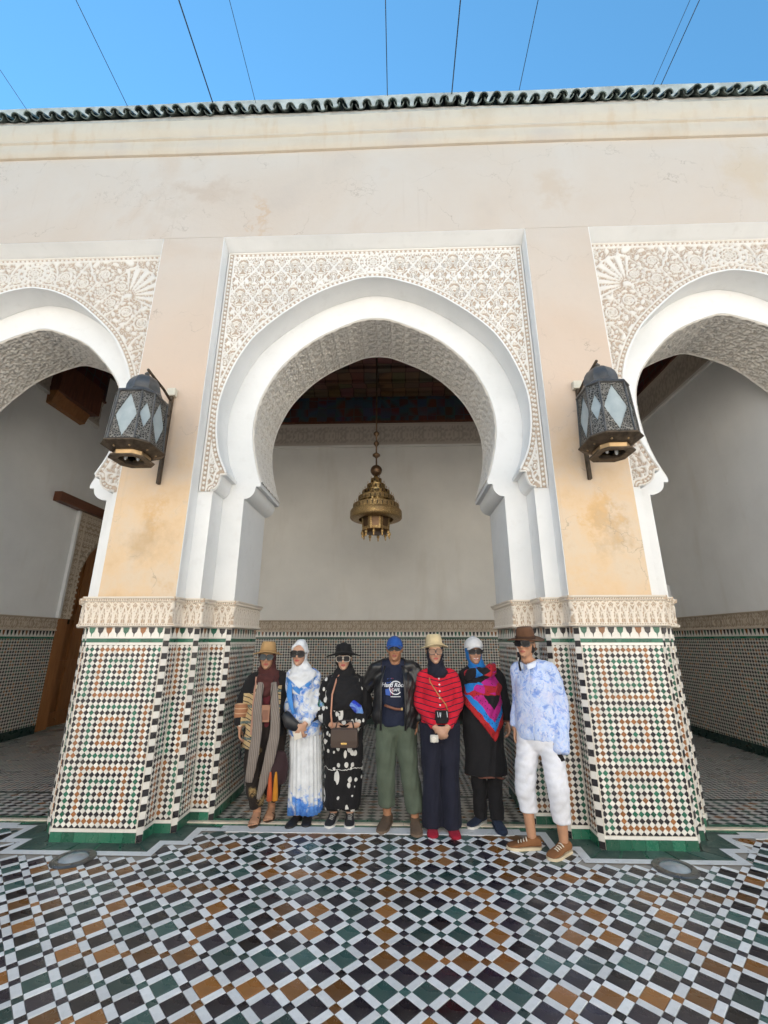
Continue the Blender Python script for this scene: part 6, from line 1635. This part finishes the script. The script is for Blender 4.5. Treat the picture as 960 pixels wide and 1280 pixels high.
def c_flo(g, c):
    v = g.scale(g.obj(), (1, 1, .8)); n1 = g.noise(9, 6, .6, v, dist=2.2); n2 = g.noise(30, 4, .6, v, dist=1.5); n3 = g.noise(5, 3)
    c = g.ramp(n1, [(.30, (.16,.26,.62)), (.44, (.30,.42,.76)), (.52, (.58,.66,.84)), (.62, (.40,.52,.82)), (.75, (.66,.70,.84))])
    c = g.mix(g.mr(n2, .52, .62, 0, .75), c, (.66,.67,.80)); return g.mix(g.mr(n3, .55, .7, 0, .5), c, (.62,.60,.76))
FLO = cloth('blue_floral_cotton', (.5,.6,.8), c_flo, wr_=1.0)
b = MB(); P, R = torso_pts(J, ease=.026, w=(.98, 1.05, 1.06, 1.14), d=(.10, .12, .12, .12), tail=[(.82, .182, .145), (.79, .182, .145)]); etube(b, P, R, 26, capk=.08)
sleeve(b, J, 0, (.06, .055, .05), .9)
JJ = dict(J); JJ['wr'] = [J['wr'][0], (.185, -.085, .70)]; sleeve(b, JJ, 1, (.066, .07, .064), .97)
fuse('shirt', b, .0085, FLO, p, 4, .0028, seed=31, fsc=26)
b = MB(); c0 = Hm @ Vector((0, .015, -.055)); rr = []
for k, (r, dz, op) in enumerate(((.060, -.022, 0), (.066, .012, 0), (.072, .030, 0), (.078, .012, 0), (.080, -.018, 0))):
    rr.append([(c0.x+(r+.006*math.cos(a))*math.cos(a), c0.y+.002+r*1.12*math.sin(a), c0.z+dz-.030*max(0, -math.sin(a))**2) for a in np.linspace(-PI/2+.22, 3*PI/2-.22, 30)])
b.loft(rr, closed=False, cap=False); b.obj('collar', cloth('white_collar', (.66,.70,.80)), p, smooth=True)
m = MB(); m.tube([(.0, -.170, z) for z in np.linspace(1.36, .80, 8)], .004, 6); m.v = [(x, y+.04*max(0, (z-1.2)/.2), z) for x, y, z in m.v]; m.obj('placket', FLO, p, smooth=True)
b = MB(); etube(b, [Hm @ Vector((0, .03, .08)), Hm @ Vector((0, .03, .16))], [(.078, .082), (.077, .084)], 20); b.obj('hair', plain('black_hair', (.012,.010,.009), .5, bump=.3), p, smooth=True)
hat(p, Hm, cloth('brown_felt', (.125,.06,.032)), cloth('dark_brown_band', (.06,.03,.018)), (.086, .10), .110, .165, .158, -.02, .7, 'brown_hat', tilt=.10)
sunglasses(p, Hm, FRAMEB, LENSD, .032, .023, .116, 3.6)
SUE = plain('tan_suede', (.22,.098,.042), .85, .2, var=.25, bump=.3, bs=150); CRM = plain('cream_rubber', (.62,.52,.36), .6); CL = plain('cream_lace', (.66,.60,.48), .7)
shoe(p, J['an'][0], (-.854, -.523), SUE, CRM, .27, .05, .088, 'sneaker', CL); shoe(p, J['an'][1], (-.371, -.886), SUE, CRM, .27, .05, .088, 'sneaker', CL)
bpy.context.view_layer.update()
t = tag(empty('phone', WX(p, (.150, -.10, .715)), -.5), 'black phone in the hand below the blue floral sleeve', 'phone')
m = MB(); m.obox((0, 0, 0), (.034, .0, .015), (0, .0045, 0), (-.03, 0, .068)); m.obj('phone_case', PHONE, t, bevel=.004)
m = MB(); m.obox((0, -.0052, 0), (.031, .0, .0137), (0, .0006, 0), (-.0275, 0, .0625)); m.obj('screen', LENSD, t)
t = tag(empty('shoulder_bag', WX(p, (-.03, -.02, 1.40)), -.5), 'black strap of a bag worn under the shirt collar', 'bag strap')
m = MB(); m.tube([(-.05, -.10, -.06), (-.062, -.075, .0), (-.062, -.01, .055), (-.05, .06, .06), (-.02, .11, -.02)], .010, 6); m.obj('strap_band', BLACKC, t, smooth=True)
